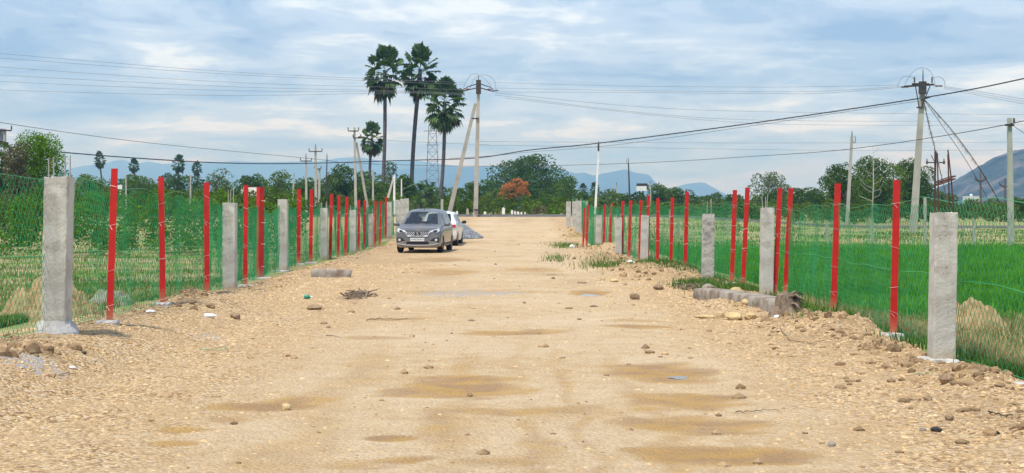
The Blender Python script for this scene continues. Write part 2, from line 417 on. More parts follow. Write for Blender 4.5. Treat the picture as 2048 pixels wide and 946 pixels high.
def zground(X, Y):
    Z = zt(X, Y) + 0.10 * fbm(X * 0.8, Y * 0.8, 4) * (1 - sstep(60, 150, Y))
    Z = Z - 0.35 * in_road(X, Y)
    return X, Y, Z
def paddy_mask(X, Y):
    n = fbm(X * 0.6, Y * 0.6, 3) * 1.5
    return sstep(5.6, 6.3, X + n * 0.4) * sstep(24.0, 26.5, Y + n) * (1 - sstep(65, 67, Y + n * 0.5)) * (1 - sstep(32, 34, X))
def sand_mask(X, Y):
    return sstep(74, 92, Y + 6 * fbm(X * .3, Y * .3)) * (1 - sstep(128, 150, Y)) * sstep(-22, -12, X) * (1 - sstep(7, 14, X))
tag(grid_mesh('ground', xs, ys, zground, M_field, {'paddy': paddy_mask, 'sand': sand_mask}), kind='structure')

# ------------------------------------------------------------------ dirt road (potholes, damp patches)
# (photo x, photo y, half width px, half height px, dampness, depth m)
POT = [(1335, 742, 105, 24, 1.0, .035), (1375, 805, 120, 13, .8, .015), (1365, 845, 150, 26, 1.0, .03), (1440, 910, 150, 30, .9, .02),
       (540, 812, 125, 15, 1.0, .03), (600, 800, 70, 16, .6, .01), (350, 860, 65, 9, 1.0, .025), (330, 895, 45, 7, .7, .012), (450, 838, 60, 14, .5, .005),
       (925, 772, 130, 26, .9, .025), (860, 790, 80, 10, .6, .01), (1060, 822, 160, 16, .55, .01), (795, 883, 55, 7, .9, .015), (815, 910, 55, 8, .9, .015),
       (1020, 666, 95, 7, .8, .02), (1270, 655, 60, 6, .8, .015), (1262, 641, 45, 4, .6, .01), (775, 640, 60, 5, .6, .01), (930, 585, 170, 6, .35, .01),
       (890, 545, 60, 10, .6, .01), (885, 520, 50, 6, .5, .01), (1175, 587, 40, 7, .9, .02), (1070, 540, 50, 5, .5, .01), (760, 680, 60, 5, .4, .005),
       (700, 920, 110, 16, .4, .005), (1060, 900, 60, 50, .35, .005), (1290, 795, 60, 6, .5, .005), (650, 800, 60, 8, .4, .005), (980, 925, 120, 16, .4, .004)]
PW = []
for (px, py, hw, hh_, a, d) in POT:
    cpt = hit(px, py); y0 = hit(px, py + hh_).y; y1 = hit(px, py - hh_).y
    PW.append((cpt.x, cpt.y, hw * 1.1 / FOC * cpt.y, max(0.12, (y1 - y0) / 2 * .85), a, d))
def warp(X, Y): return X + 0.5 * fbm(X * 1.6, Y * 0.9, 3), Y + 0.9 * fbm(X * 1.1 + 9, Y * 1.1 + 4, 3)
def wet_mask(X, Y):
    Xw, Yw = warp(X, Y); wv = np.zeros_like(X); nb = 1.9 * fbm(X * 1.3, Y * 2.6, 5)
    for (cx_, cy_, rx, ry, a, d) in PW:
        q = ((Xw - cx_) / rx) ** 2 + ((Yw - cy_) / ry) ** 2
        wv = np.maximum(wv, a * (1 - sstep(-.1, 1.6, q + nb)))
    # faint damp wheel tracks
    for x0, wd in ((.12, .13), (.56, .09), (-.45, .2), (-1.5, .3), (1.1, .12)):
        wv = np.maximum(wv, 0.5 * np.exp(-((Xw - x0) / wd) ** 2) * (1 - .8 * sstep(12, 24, Y)) * (0.6 + 1.2 * fbm(X * 1.5, Y * .7, 3)))
    return wv
def pot_depth(X, Y):
    Xw, Yw = warp(X, Y); z = np.zeros_like(X)
    for (cx_, cy_, rx, ry, a, d) in PW:
        q = ((Xw - cx_) / rx) ** 2 + ((Yw - cy_) / ry) ** 2
        z = z - d * np.exp(-q * 1.3)
    return z
MOUNDS = [(hit(1230, 505), 1.2, 3.5, .28), (hit(1300, 545), 1.0, 3.0, .20), (hit(1190, 520), .7, 3.0, .16), (hit(1450, 615), .9, 1.5, .10), (hit(1640, 655), .8, 1.2, .10),
          (hit(1960, 765), .35, .8, .07), (hit(395, 607), .55, 1.0, .13), (hit(60, 705), .5, .7, .07), (hit(470, 590), .4, 1.0, .08), (hit(1700, 660), .5, 1.0, .07),
          (hit(1130, 470), 1.2, 4, .3)]
def zroad(X, Y):
    ex = 0.35 * fbm(Y * 0.9, Y * 0.0 + 3, 3)
    Z = zt(X, Y) + 0.012 + 0.05 * fbm(X * 0.7, Y * 0.5, 4) + pot_depth(X, Y)
    edge = np.maximum(sstep(-4.2, -5.0, X), sstep(3.4, 4.1, X))
    Z = Z + edge * (0.10 * np.abs(fbm(X * 3.1, Y * 3.1, 4)) + 0.05 * fbm(X * 7, Y * 7, 3)) * (1 - 0.5 * sstep(40, 80, Y))
    Z = Z + 0.010 * fbm(X * 14, Y * 14, 2) * (0.4 + edge)
    for (c0, rx, ry, h) in MOUNDS:
        Z = Z + h * np.exp(-((X - c0.x) / rx) ** 2 - ((Y - c0.y) / ry) ** 2) * (1 + 2.2 * fbm(X * 2.6, Y * 2.6, 4))
    out = np.maximum(sstep(-5.55, -6.1, X + ex * 0.8), sstep(4.75, 5.3, X + ex * 0.8))
    out = np.maximum(out, np.maximum(sstep(103, 106, Y), 0))
    return X, Y, Z - 0.4 * out
def gravel_mask(X, Y): return np.clip(0.35 + 1.3 * np.maximum(sstep(-1.6, -3.6, X), sstep(1.9, 3.2, X)), 0, 1.6)
def dark_mask(X, Y):
    d = np.clip(1.7 * fbm(X * 1.6 + 4, Y * 1.1, 4) + .35, 0, .75) * np.maximum(sstep(2.9, 4.3, X), sstep(-4.3, -5.4, X)) * (1 - sstep(70, 85, Y))
    d = np.maximum(d, np.clip(2.2 * fbm(X * .5 + 40, Y * .25, 4) - .1, 0, .45) * sstep(26, 40, Y))
    for px, py, hw, hh_, a in ((712, 593, 34, 11, .85), (1155, 566, 40, 8, .3), (395, 608, 45, 12, .5), (70, 716, 55, 6, .9), (30, 700, 60, 22, .4), (1270, 540, 60, 14, .45), (1220, 525, 60, 14, .4), (1660, 648, 60, 14, .4), (880, 556, 70, 7, .25)):
        c0 = hit(px, py); ry = (hit(px, py - hh_).y - hit(px, py + hh_).y) / 2; rx = hw / FOC * c0.y
        q = ((X - c0.x) / rx) ** 2 + ((Y - c0.y) / ry) ** 2 + 1.2 * fbm(X * 3, Y * 3, 4)
        d = np.maximum(d, a * np.clip(1.2 - q, 0, 1))
    return d
def grey_mask(X, Y):
    d = np.zeros_like(X)
    for px, py, hw, hh_ in ((910, 588, 80, 8), (425, 677, 40, 6), (60, 735, 80, 16), (1000, 588, 50, 5)):
        c0 = hit(px, py); ry = (hit(px, py - hh_).y - hit(px, py + hh_).y) / 2; rx = hw / FOC * c0.y
        q = ((X - c0.x) / rx) ** 2 + ((Y - c0.y) / ry) ** 2 + 1.5 * fbm(X * 3, Y * 3, 4)
        d = np.maximum(d, np.clip(1.2 - q, 0, 1))
    return d
rxs = np.linspace(-6.6, 5.8, 250)
rys = np.concatenate([np.linspace(-20, 5.5, 12), np.geomspace(6, 107, 620)])
road = grid_mesh('dirt_road', rxs, rys, zroad, M_road, {'wet': wet_mask, 'gravel': gravel_mask, 'dark': dark_mask, 'grey': grey_mask})
tag(road, kind='structure')
def zr(x, y):
    return float(zroad(np.array([[x]]), np.array([[y]]))[2][0, 0])

# crossing tar road on its low bank
bm_ = B()
zc_ = zf(0, 106)
Vv, Ff = [], []
for i, x in enumerate(np.linspace(-90, 60, 61)):
    za = zf(x, 104.5) + 0.10
    for (yy, dz) in ((103.6, -0.3), (104.2, 0.0), (107.2, 0.06), (110.2, 0.0), (110.9, -0.3)):
        Vv.append((x, yy, za + dz))
for i in range(60):
    for j in range(4):
        a = i * 5 + j; Ff.append((a, a + 5, a + 6, a + 1))
bm_.add(Vv, Ff)
o = bm_.thing('tar_road', M_asph, (0, 104, 0), None, None, smooth=True); tag(o, kind='structure')

# ------------------------------------------------------------------ rocks
def ico(sub):
    bm = bmesh.new(); bmesh.ops.create_icosphere(bm, subdivisions=sub, radius=1)
    V = np.array([v.co[:] for v in bm.verts]); F = np.array([[v.index for v in f.verts] for f in bm.faces]); bm.free()
    return V, F
ICO1, ICO2, ICO3 = ico(1), ico(2), ico(3)
OCTA = (np.array([(1, 0, 0), (0, 1, 0), (-1, 0, 0), (0, -1, 0), (0, 0, 1), (0, 0, -1)], float), np.array([(0, 1, 4), (1, 2, 4), (2, 3, 4), (3, 0, 4), (1, 0, 5), (2, 1, 5), (3, 2, 5), (0, 3, 5)]))
def rock_geo(size, seed, src=ICO2, amp=0.35, angular=0.0):
    V, F = src; r = np.random.default_rng(seed)
    d = r.normal(size=(7, 3)); d /= np.linalg.norm(d, axis=1)[:, None]
    P = V.copy()
    for k_ in range(7):
        cut = r.uniform(0.45, 0.85); dd = P @ d[k_]
        P = P - np.where(dd > cut, dd - cut, 0)[:, None] * d[k_] * (0.75 + angular * 0.25)
    P = P * (1 + amp * 0.4 * (r.random(len(P)) - 0.5))[:, None]
    return P * np.array(size), F
def rock(name, pos, size, mat, label, cat='stone', rz=0.0, seed=1, sink=0.25, src=ICO2, group=None, smooth=False):
    P, F = rock_geo(size, seed, src)
    me = big_mesh(name, P, F, smooth)
    o = link(name, me, mat, None, (pos[0], pos[1], zr(pos[0], pos[1]) + size[2] * (1 - 2 * sink)))
    o.rotation_euler = (0, 0, rz)
    return tag(o, label, cat, group)

# ------------------------------------------------------------------ fences
def ring_post(b, p0, p1, w0, rings=14, jitter=0.004, n=16, rough=None, seed=0, rz=0.0):
    """squarish rounded column with uneven faces"""
    r = np.random.default_rng(seed)
    ang = np.arange(n) * 2 * math.pi / n + math.pi / n
    cs, sn = np.cos(ang), np.sin(ang)
    e = 0.10
    sq = np.stack([np.sign(cs) * np.abs(cs) ** e, np.sign(sn) * np.abs(sn) ** e], -1)
    V = []; F = []
    for i in range(rings):
        t_ = i / (rings - 1); c0 = Vector(p0).lerp(Vector(p1), t_)
        hw = w0 / 2 * (1 + r.normal() * jitter * .8)
        if rough and i % rough == 0: hw *= 0.955
        for j in range(n):
            q = sq[j] * hw + r.normal(size=2) * jitter * w0 * 1.1
            x_ = q[0] * math.cos(rz) - q[1] * math.sin(rz); y_ = q[0] * math.sin(rz) + q[1] * math.cos(rz)
            V.append((c0.x + x_, c0.y + y_, c0.z + (r.normal() * 0.006 if i in (rings - 1,) else 0)))
    for i in range(rings - 1):
        for j in range(n):
            k2 = (j + 1) % n; F.append((i * n + j, i * n + k2, (i + 1) * n + k2, (i + 1) * n + j))
    F.append(tuple((rings - 1) * n + j for j in range(n)))
    b.add(V, F)

def cast_slab(c, hx, hy, h, seed):
    """low uneven cement pad with worn edges"""
    r = np.random.default_rng(seed); b_ = B(); V = []; n = 24
    for (f_, z) in ((1.06, -.08), (1.03, h * .6), (.96, h), (.5, h * 1.06), (0.01, h * 1.06)):
        for j in range(n):
            a = 2 * math.pi * j / n; k_ = (abs(math.cos(a)) ** 7 + abs(math.sin(a)) ** 7) ** (-1 / 7) * f_ * (1 + (r.normal() * .03 if f_ > .6 else 0))
            V.append((c[0] + k_ * math.cos(a) * hx, c[1] + k_ * math.sin(a) * hy, c[2] + z + (r.normal() * .004 if f_ < 1 else 0)))
    return b_.add(V, [(i * n + j, i * n + (j + 1) % n, (i + 1) * n + (j + 1) % n, (i + 1) * n + j) for i in range(4) for j in range(n)])
def concrete_post(base, top_px, w, label, group, rebars, seed, rough=False, foot='collar', rebar_h=0.25, rmat=None, stirrup=False):
    pb = hit(*base); D = pb.y
    ptop = at(top_px[0], top_px[1], D)
    root = empty('concrete_post', pb, label, 'post', group)
    b_ = B(); ring_post(b_, pb - Vector((0, 0, 0.15)), ptop, w, 22 if D < 36 else 12, 0.006 if not rough else 0.012, 16, 3 if rough else None, seed)
    b_.part('column', M_conc2 if rough else M_conc, root)
    if foot == 'collar':
        f_ = B(); V = []; n = 20
        prof = [(w * 0.92, -0.08), (w * 0.86, 0.02), (w * 0.72, 0.10), (w * 0.60, 0.15), (w * 0.50, 0.155)]
        r = np.random.default_rng(seed + 5)
        for (rr, h) in prof:
            for j in range(n):
                a = 2 * math.pi * j / n + math.pi / n
                q = (abs(math.cos(a)) ** 4 + abs(math.sin(a)) ** 4) ** -0.25
                k_ = rr * q * (1 + r.normal() * 0.05)
                V.append((pb.x + k_ * math.cos(a), pb.y + k_ * math.sin(a), pb.z + h + r.normal() * 0.006))
        F = [(i * n + j, i * n + (j + 1) % n, (i + 1) * n + (j + 1) % n, (i + 1) * n + j) for i in range(len(prof) - 1) for j in range(n)]
        f_.add(V, F); f_.part('footing', M_foot, root)
    elif foot == 'slab':
        cast_slab((pb.x - .05, pb.y - .05, max(pb.z, zr(pb.x, pb.y - .2)) - .01), w * .80, w * .95, .05, seed).part('footing', M_foot, root)
    r = np.random.default_rng(seed + 9)
    q = w * 0.34
    for (sx, sy) in rebars:
        h = rebar_h * r.uniform(0.8, 1.15); a = ptop + Vector((sx * q, sy * q, -0.05))
        lean = Vector((r.normal() * 0.05 * h, r.normal() * 0.05 * h, 0))
        B().tube([a, a + Vector((0, 0, h * .5 + .05)) + lean * .4, a + Vector((0, 0, h + .05)) + lean], 0.0075 if D < 40 else 0.011, 6).part('rebar', rmat or M_rebar, root)
    if stirrup:
        c0 = ptop + Vector((0.01, 0, 0.30)); pts = []
        for k_ in range(17):
            a = 2 * math.pi * k_ / 16 + .4; e_ = 0.35
            x_ = math.copysign(abs(math.cos(a)) ** e_, math.cos(a)) * q * 1.15; y_ = math.copysign(abs(math.sin(a)) ** e_, math.sin(a)) * q * 1.15
            pts.append(c0 + Vector((x_, y_, x_ * 0.35 + 0.02)))
        B().tube(pts, 0.007, 5, False).part('stirrup', M_rust, root)
        B().tube([p_ + Vector((0.006, 0, 0.03)) for p_ in pts], 0.006, 5, False).part('stirrup', M_rust, root)
    return pb

def angle_bar(b, p0, p1, w, th=0.008, flip=1, rz=0.0):
    """L section: one flange towards the road's length, one across"""
    sx = Vector((math.cos(rz), math.sin(rz), 0)); sy = Vector((-math.sin(rz), math.cos(rz), 0))
    prof = [(-w / 2, 0), (w / 2, 0), (w / 2, th), (-w / 2 + th, th), (-w / 2 + th, w), (-w / 2, w)]
    if flip < 0: prof = [(-x, y) for x, y in prof][::-1]
    V = [Vector(p) + sx * x + sy * y for p in (p0, p1) for x, y in prof]; n = 6
    F = [(i, (i + 1) % n, n + (i + 1) % n, n + i) for i in range(n)] + [(5, 4, 3, 0), (3, 2, 1, 0), (n, n + 3, n + 4, n + 5), (n, n + 1, n + 2, n + 3)]
    b.add(V, F)

def red_post(base, top_px, wpx, label, group, side, seed, foot=True, vee=False):
    pb = hit(*base); D = pb.y; ptop = at(top_px[0], top_px[1], D)
    w = wpx / FOC * D
    root = empty('red_steel_post', pb, label, 'post', group)
    b_ = B(); angle_bar(b_, pb - Vector((0, 0, 0.12)), ptop, w * (0.95 if not vee else .85), 0.008, -side, R(45) if vee else 0.0)
    b_.part('angle_bar', M_red, root)
    r = np.random.default_rng(seed)
    if foot:
        cast_slab((pb.x + r.normal() * .02, pb.y, max(pb.z, zr(pb.x, pb.y - w)) - .005), w * 1.45, w * 1.6, .045, seed).part('footing', M_foot, root)
    for i in range(4 if D < 45 else 2):                               # tie wires holding the mesh
        t_ = (0.12, 0.38, 0.62, 0.82)[i] if D < 45 else (0.35, 0.75)[i]
        c0 = pb.lerp(ptop, min(0.9, t_ + r.normal() * 0.03)); hw = w / 2 + 0.006; sl_ = r.normal() * 0.018
        pts = [c0 + Vector((-hw, 0.08, -sl_)), c0 + Vector((-hw, -0.006, -sl_)), c0 + Vector((0, -0.007, 0)), c0 + Vector((hw, -0.006, sl_)), c0 + Vector((hw, 0.08, sl_))]
        B().tube(pts, 0.0018 if D < 30 else 0.0028, 4).part('tie_wire', M_wire, root)
        if r.random() < 0.35 and D < 32:
            B().tube([c0 + Vector((-hw * .6, -0.01, -.01)), c0 + Vector((hw * .1, -0.03, -.06))], 0.0025, 4).part('tie_wire', M_wire, root)
    return pb

LPOSTS, RPOSTS = [], []
S4 = [(-1, -1), (1, -1), (1, 1), (-1, 1)]
GLC, GRC = 'concrete posts of the left fence', 'concrete posts of the right fence'
left_c = [((112, 668), (119, 354), .27, S4, False, 'collar', .26), ((459, 583), (460, 406), .25, [(-.6, 1), (.6, 1), (.2, -1)], False, None, .28),
          ((566, 543), (566, 399), .25, [(.2, -1), (.6, .6)], False, 'slab', .24), ((648, 519), (648, 416), .24, S4, False, None, .2), ((706, 507), (706, 421), .23, S4[:3], False, None, .2),
          ((741, 494), (741, 428), .23, S4[:3], False, None, .2), ((778, 476), (779, 404), .23, [], False, None, .2), ((796, 470), (795.5, 400), .23, [], False, None, .2), ((806, 468), (805, 398), .24, [], False, None, .2), ((813.5, 466), (813, 397), .24, [], False, None, .2)]
notes_l = ['with a lumpy cement collar at its foot', 'between two red posts', 'with red rods above its top', 'with short bars on top', 'slender with age', 'small in the distance', '', '', '', '']
for i, (bs, tp, w_, rb, rg, ft, rh) in enumerate(left_c):
    extra = {0: 'cement collar at its foot, ', 2: 'cement slab at foot, '}.get(i, '')
    lb = f'grey concrete post, {extra}{nth(i)} in the left fence'
    LPOSTS.append(concrete_post(bs, tp, w_, lb, GLC, rb, 20 + i, rg, ft, rh, M_rust if i == 2 else None))
right_c = [((1882, 727), (1888, 425), .235, S4, False, 'slab', .62, M_rust), ((1532, 594), (1535, 416), .23, [(-1, 1), (0, 1), (-.6, -1)], False, None, .24, None), ((1415, 566), (1417, 428), .25, [(-.5, -1), (.8, 1), (.6, -1)], True, None, .32, None),
           ((1288, 528), (1290, 431), .22, [], False, None, .2, None), ((1236, 514), (1237, 436), .23, [(-1, 0), (1, 0)], False, None, .12, None), ((1197, 500), (1198, 431), .23, [], False, None, .1, None),
           ((1170, 470), (1171, 402), .23, [], False, None, .1, None), ((1158, 474), (1158, 402), .25, S4, False, 'collar', .12, None), ((1149, 468), (1149, 403), .23, S4, False, None, .12, None), ((1137, 461), (1137, 403), .25, [], False, 'collar', .1, None)]
for i, (bs, tp, w_, rb, rg, ft, rh, rm) in enumerate(right_c):
    extra = {0: 'long rusty bars on top, ', 1: 'stone beam in front, ', 2: 'rough ridged face, '}.get(i, '')
    lb = f'grey concrete post, {extra}{nth(i)} in the right fence'
    RPOSTS.append(concrete_post(bs, tp, w_, lb, GRC, rb, 60 + i, rg, ft, rh, rm, stirrup=(i == 0)))
GLR, GRR = 'red steel posts of the left fence', 'red steel posts of the right fence'
left_r = [((218, 652), (229, 337), 14), ((326, 614), (322, 354), 12), ((414, 594), (413, 365), 11), ((490, 575), (492, 370), 9.5), ((523, 558), (524, 374), 13), ((597, 530), (598, 378), 8),
          ((621, 527), (623, 379), 7.5), ((660, 518), (663, 388), 6.5), ((676, 514), (678, 391), 6), ((690, 512), (694, 394), 6.5), ((717, 502), (718, 400), 5), ((729, 499), (730, 401), 5), ((759, 491), (762, 402), 5), ((750, 494), (751, 402), 4.5), ((771, 478), (772, 394), 4.5)]
left_r.sort(key=lambda q: -q[0][1])
for i, (bs, tp, wp) in enumerate(left_r):
    LPOSTS.append(red_post(bs, tp, wp, f'red steel angle post, {nth(i)} along the left fence', GLR, -1, 100 + i, i < 7, i == 4))
right_r = [((1786, 680), (1794, 360), 14.5), ((1666, 629), (1676, 367), 13), ((1549, 596), (1560, 376), 10), ((1569, 592), (1582, 376), 10), ((1485, 578), (1495, 375), 9.5), ((1463, 571), (1470, 380), 9),
           ((1370, 543), (1374, 383), 8), ((1341, 540), (1345, 395), 7), ((1315, 538), (1316, 396), 7), ((1295, 527), (1297, 391), 6.5), ((1279, 523), (1282, 400), 6), ((1257, 517), (1262, 401), 6), ((1242, 513), (1246, 402), 6),
           ((1218, 504), (1224, 407), 5.5), ((1207, 500), (1210, 409), 5), ((1173, 494), (1176, 410), 4.6), ((1166, 495), (1169, 416), 4.2)]
right_r.sort(key=lambda q: -q[0][1])
for i, (bs, tp, wp) in enumerate(right_r):
    RPOSTS.append(red_post(bs, tp, wp, f'red steel angle post, {nth(i)} along the right fence', GRR, 1, 140 + i, i in (0, 1, 5), False))

def chain_link(name, posts, side, y0, hgt, label, seed):
    """green chain-link mesh tied along the posts; one child per stretch"""
    pts = sorted([(p_.y, p_.x) for p_ in posts])
    ys_ = np.array([p_[0] for p_ in pts]); xs_ = np.array([p_[1] for p_ in pts])
    keep = np.concatenate([[True], np.diff(ys_) > 1.2]); ys_, xs_ = ys_[keep], xs_[keep]
    xr = xs_.copy()
    for _ in range(3): xs_ = np.convolve(np.pad(xs_, 1, mode='edge'), [.25, .5, .25], 'valid')
    al = np.array([(p_.y, p_.x) for p_ in posts])
    need = np.array([max(side * al[np.abs(al[:, 0] - y_) < 1.6][:, 1]) for y_ in ys_])
    xs_ = side * np.maximum(side * xs_, need - .02)
    ys_ = np.concatenate([[y0], ys_]); xs_ = np.concatenate([[xs_[0] + (0.2 if side > 0 else -0.25)], xs_])
    root = empty(name, (xs_[0], ys_[0], zf(xs_[0], ys_[0])), label, 'fence')
    r = np.random.default_rng(seed)
    wv = 0.056; half = 0.078
    for i in range(len(ys_) - 1):
        ya, yb = ys_[i], ys_[i + 1]; L = math.hypot(yb - ya, xs_[i + 1] - xs_[i])
        far = ya > 42
        w_ = wv * (1 if ya < 42 else 1.2)
        n = max(2, int(L / w_)); nz = int(hgt / half)
        wi = np.arange(n)[:, None]; kz = np.arange(nz + 1)[None, :]
        zig = np.where((wi + kz) % 2 == 0, 0.5, -0.5) * 1.06 * L / n
        s_ = (wi + 0.5) * L / n + zig
        s_ = np.clip(s_, 0, L); tt = s_ / L
        hz = kz * half * np.ones_like(tt)
        yy = ya + (yb - ya) * tt; xx = xs_[i] + (xs_[i + 1] - xs_[i]) * tt
        ph = r.uniform(0, 6.28); amp = 0.02 + 0.03 * r.random()
        bulge = 0.08 * fbm(yy * 1.3 + seed * 9, hz * 1.6, 3) + np.sin(np.pi * tt) * amp * np.sin(hz * 2.2 + ph) + 0.02 * np.sin(tt * 13 + ph) * np.sin(np.pi * tt) + 0.03 * np.sin(np.pi * tt) * (hz / hgt)
        xx = xx + side * (0.10 + bulge * 0.8) + 0.004 * ((wi + kz) % 2)
        wave = 0.035 * np.sin(yy * 2.1 + seed) + 0.03 * np.sin(yy * 0.77 + 1) - 0.11 * np.sin(np.pi * tt) * r.random() + 0.05 * fbm(yy * 1.7, hz * .5 + seed, 3)
        gz = zt(xx, yy) + 0.01
        zz = gz + hz + wave * (hz / hgt) + 0.008 * np.sin(tt * 40) * (hz / hgt)
        zz = zz + 0.012 * np.sin(s_ * 5 + hz * 7)
        Pc = np.stack([xx, yy, zz], -1)                                # (n, nz+1, 3)
        rad = 0.0027 if ya < 24 else (0.0036 if ya < 42 else 0.0048)
        offs = np.array([(rad, 0, 0), (-rad * .5, rad * .87, 0), (-rad * .5, -rad * .87, 0)])
        Vv = (Pc[:, :, None, :] + offs[None, None, :, :]).reshape(-1, 3) - np.array(root.location)[None, :]
        base = (np.arange(n)[:, None] * (nz + 1) + np.arange(nz)[None, :])[:, :, None] * 3
        j = np.arange(3); j2 = (j + 1) % 3
        Fq = np.stack([base + j, base + j2, base + 3 + j2, base + 3 + j], -1).reshape(-1, 4)
        me = big_mesh('mesh_panel', Vv, Fq, True)
        link('mesh_panel', me, M_mesh, root)
    # straining wires along the mesh
    for h in (0.06, hgt * 0.5, hgt - 0.03):
        pts_ = []
        for y_ in np.arange(ys_[0], ys_[-1], 0.7):
            x_ = float(np.interp(y_, ys_, xs_)) + side * 0.09
            pts_.append((x_, y_, zf(x_, y_) + h + 0.01 * math.sin(y_ * 3) + (0.065 * 0.5 * math.sin(y_ * 2.1 + seed) + 0.03 * math.sin(y_ * .77 + 1)) * h / hgt))
        B().tube(pts_, 0.003, 4).part('line_wire', M_mesh, root)
chain_link('chain_link_fence', LPOSTS, -1, 14.5, 1.76, 'green coated chain-link mesh tied along the left row of posts', 1)
chain_link('chain_link_fence', RPOSTS, 1, 12.0, 1.76, 'green coated chain-link mesh tied along the right row of posts', 2)

# ------------------------------------------------------------------ far hills
M_hill = nmat('hill_scrub', (0.02, 0.035, 0.02), (0.045, 0.06, 0.04), 0.004, 0.95, 0.05)
M_rocky = nmat('rocky_hill', (0.018, 0.030, 0.015), (0.04, 0.052, 0.03), 0.02, 0.95, 0.05, c3=(0.12, 0.11, 0.095), s3=0.022)
def hill(name, prof, D, depth, label, mat, seed, rough=0.12, nx=160, ny=40):
    pxs = np.array([q[0] for q in prof], float); pys = np.array([q[1] for q in prof], float)
    X1 = (np.linspace(pxs[0], pxs[-1], nx) - CX) / FOC * D
    H1 = np.interp(np.linspace(pxs[0], pxs[-1], nx), pxs, (HY - pys) / FOC * D + EYE)
    tt = np.linspace(-1, 1, ny)
    V = []
    sc_ = D * 0.03
    for j, t_ in enumerate(tt):
        g = max(0, 1 - abs(t_)) ** 0.8
        n_ = fbm(X1 / sc_ + seed, np.full(nx, t_ * depth / sc_), 5) + 0.6 * fbm(X1 / sc_ * 3 + seed, np.full(nx, t_ * depth / sc_ * 3), 4)
        z_ = H1 * g * (1 + (n_ * rough * 3) * (1 - g) * 2) + H1 * 0.02 * fbm(X1 / sc_ * 8, np.full(nx, t_ * 9.), 3)
        for i in range(nx): V.append((X1[i] * (1 + t_ * depth / D * 0.3), D + t_ * depth, z_[i] - 2))
    i = np.arange(ny - 1)[:, None] * nx + np.arange(nx - 1)[None, :]
    Fq = np.stack([i, i + 1, i + nx + 1, i + nx], -1).reshape(-1, 4)
    me = big_mesh(name, np.array(V), Fq, True)
    return tag(link(name, me, mat), label, None, None, 'structure')
hill('hills', [(-300, 410), (-100, 372), (60, 360), (130, 338), (170, 330), (192, 327), (215, 324), (245, 317), (275, 325), (300, 322), (330, 326), (360, 322), (420, 324), (470, 320), (520, 322), (580, 321), (640, 321), (680, 314),
               (720, 312), (770, 320), (830, 318), (880, 326), (930, 332), (990, 340), (1060, 370), (1120, 412)], 11500, 2200, None, M_hill, 3)
hill('hills', [(560, 412), (640, 380), (720, 350), (790, 338), (870, 331), (960, 331), (1040, 330), (1090, 333), (1125, 338), (1150, 345), (1167, 343), (1186, 350), (1205, 345), (1238, 339), (1250, 337), (1272, 344), (1298, 348), (1304, 358), (1311, 370), (1320, 395), (1335, 412)], 8600, 1500, None, M_hill, 8, nx=260)
hill('hills', [(1300, 412), (1328, 380), (1345, 374), (1375, 366), (1400, 363), (1410, 364), (1430, 376), (1450, 387), (1470, 402), (1490, 413)], 9400, 1200, None, M_hill, 12)
hill('hills', [(1820, 413), (1880, 390), (1905, 364), (1930, 352), (1955, 338), (1975, 322), (1990, 310), (2010, 303), (2030, 296), (2060, 290), (2120, 270), (2200, 250), (2330, 262), (2500, 330), (2650, 412)], 2100, 550, None, M_rocky, 21, 0.16)

# ------------------------------------------------------------------ foliage
def leaves(P, size, r, up=0.35, asp=0.75):
    """rhombic leaf faces at points P -> V, F (quads)"""
    n = len(P)
    d = r.normal(size=(n, 3)); d[:, 2] *= 0.7; d /= np.linalg.norm(d, axis=1)[:, None]
    a = np.cross(d, r.normal(size=(n, 3))); a /= np.linalg.norm(a, axis=1)[:, None]
    sz = size * r.uniform(0.6, 1.35, n)[:, None]
    V = np.stack([P - d * sz * 0.5, P + a * sz * asp * 0.5, P + d * sz * 0.5, P - a * sz * asp * 0.5], 1).reshape(-1, 3)
    F = np.arange(4 * n).reshape(n, 4)
    return V, F
def crown_points(W, H, zb, r, n, nl, flat=0.75, lean=0.0):
    """points on the outside of many overlapping lobes that fill a dome W wide, H high"""
    C = []
    for i in range(nl):
        f = (i + r.random()) / nl; a = r.uniform(0, 6.283)
        lim = math.sqrt(max(0.0, 1 - (max(0.0, f - 0.22) / 0.85) ** 2))
        q = lim * r.random() ** 0.45; lr = min(r.uniform(0.15, 0.24) * math.sqrt(W * (H - zb)), 0.36 * W, (H - zb) * 0.42)
        q *= (W / 2 - lr * 0.85)
        lz = min(lr, (H - zb) * 0.3) * flat
        C.append((q * math.cos(a), q * math.sin(a), zb + lz * 0.6 + (H - zb - lz * 1.5) * f, lr))
    C = np.array(C)
    idx = r.integers(0, nl, n)
    d = r.normal(size=(n, 3)); d[:, 2] += 0.25; d /= np.linalg.norm(d, axis=1)[:, None]
    rad = C[idx, 3] * r.uniform(0.45, 1.0, n) ** 0.5 * (1 + 0.05 * r.normal(size=n))
    P = C[idx, :3] + d * rad[:, None] * np.array([1, 1, flat])
    P[:, 0] += lean * P[:, 2]
    keep = P[:, 2] > zb * 0.7
    return P[keep], C
def px_leaf(D, k_=1.0): return 3.6 / FOC * D * k_
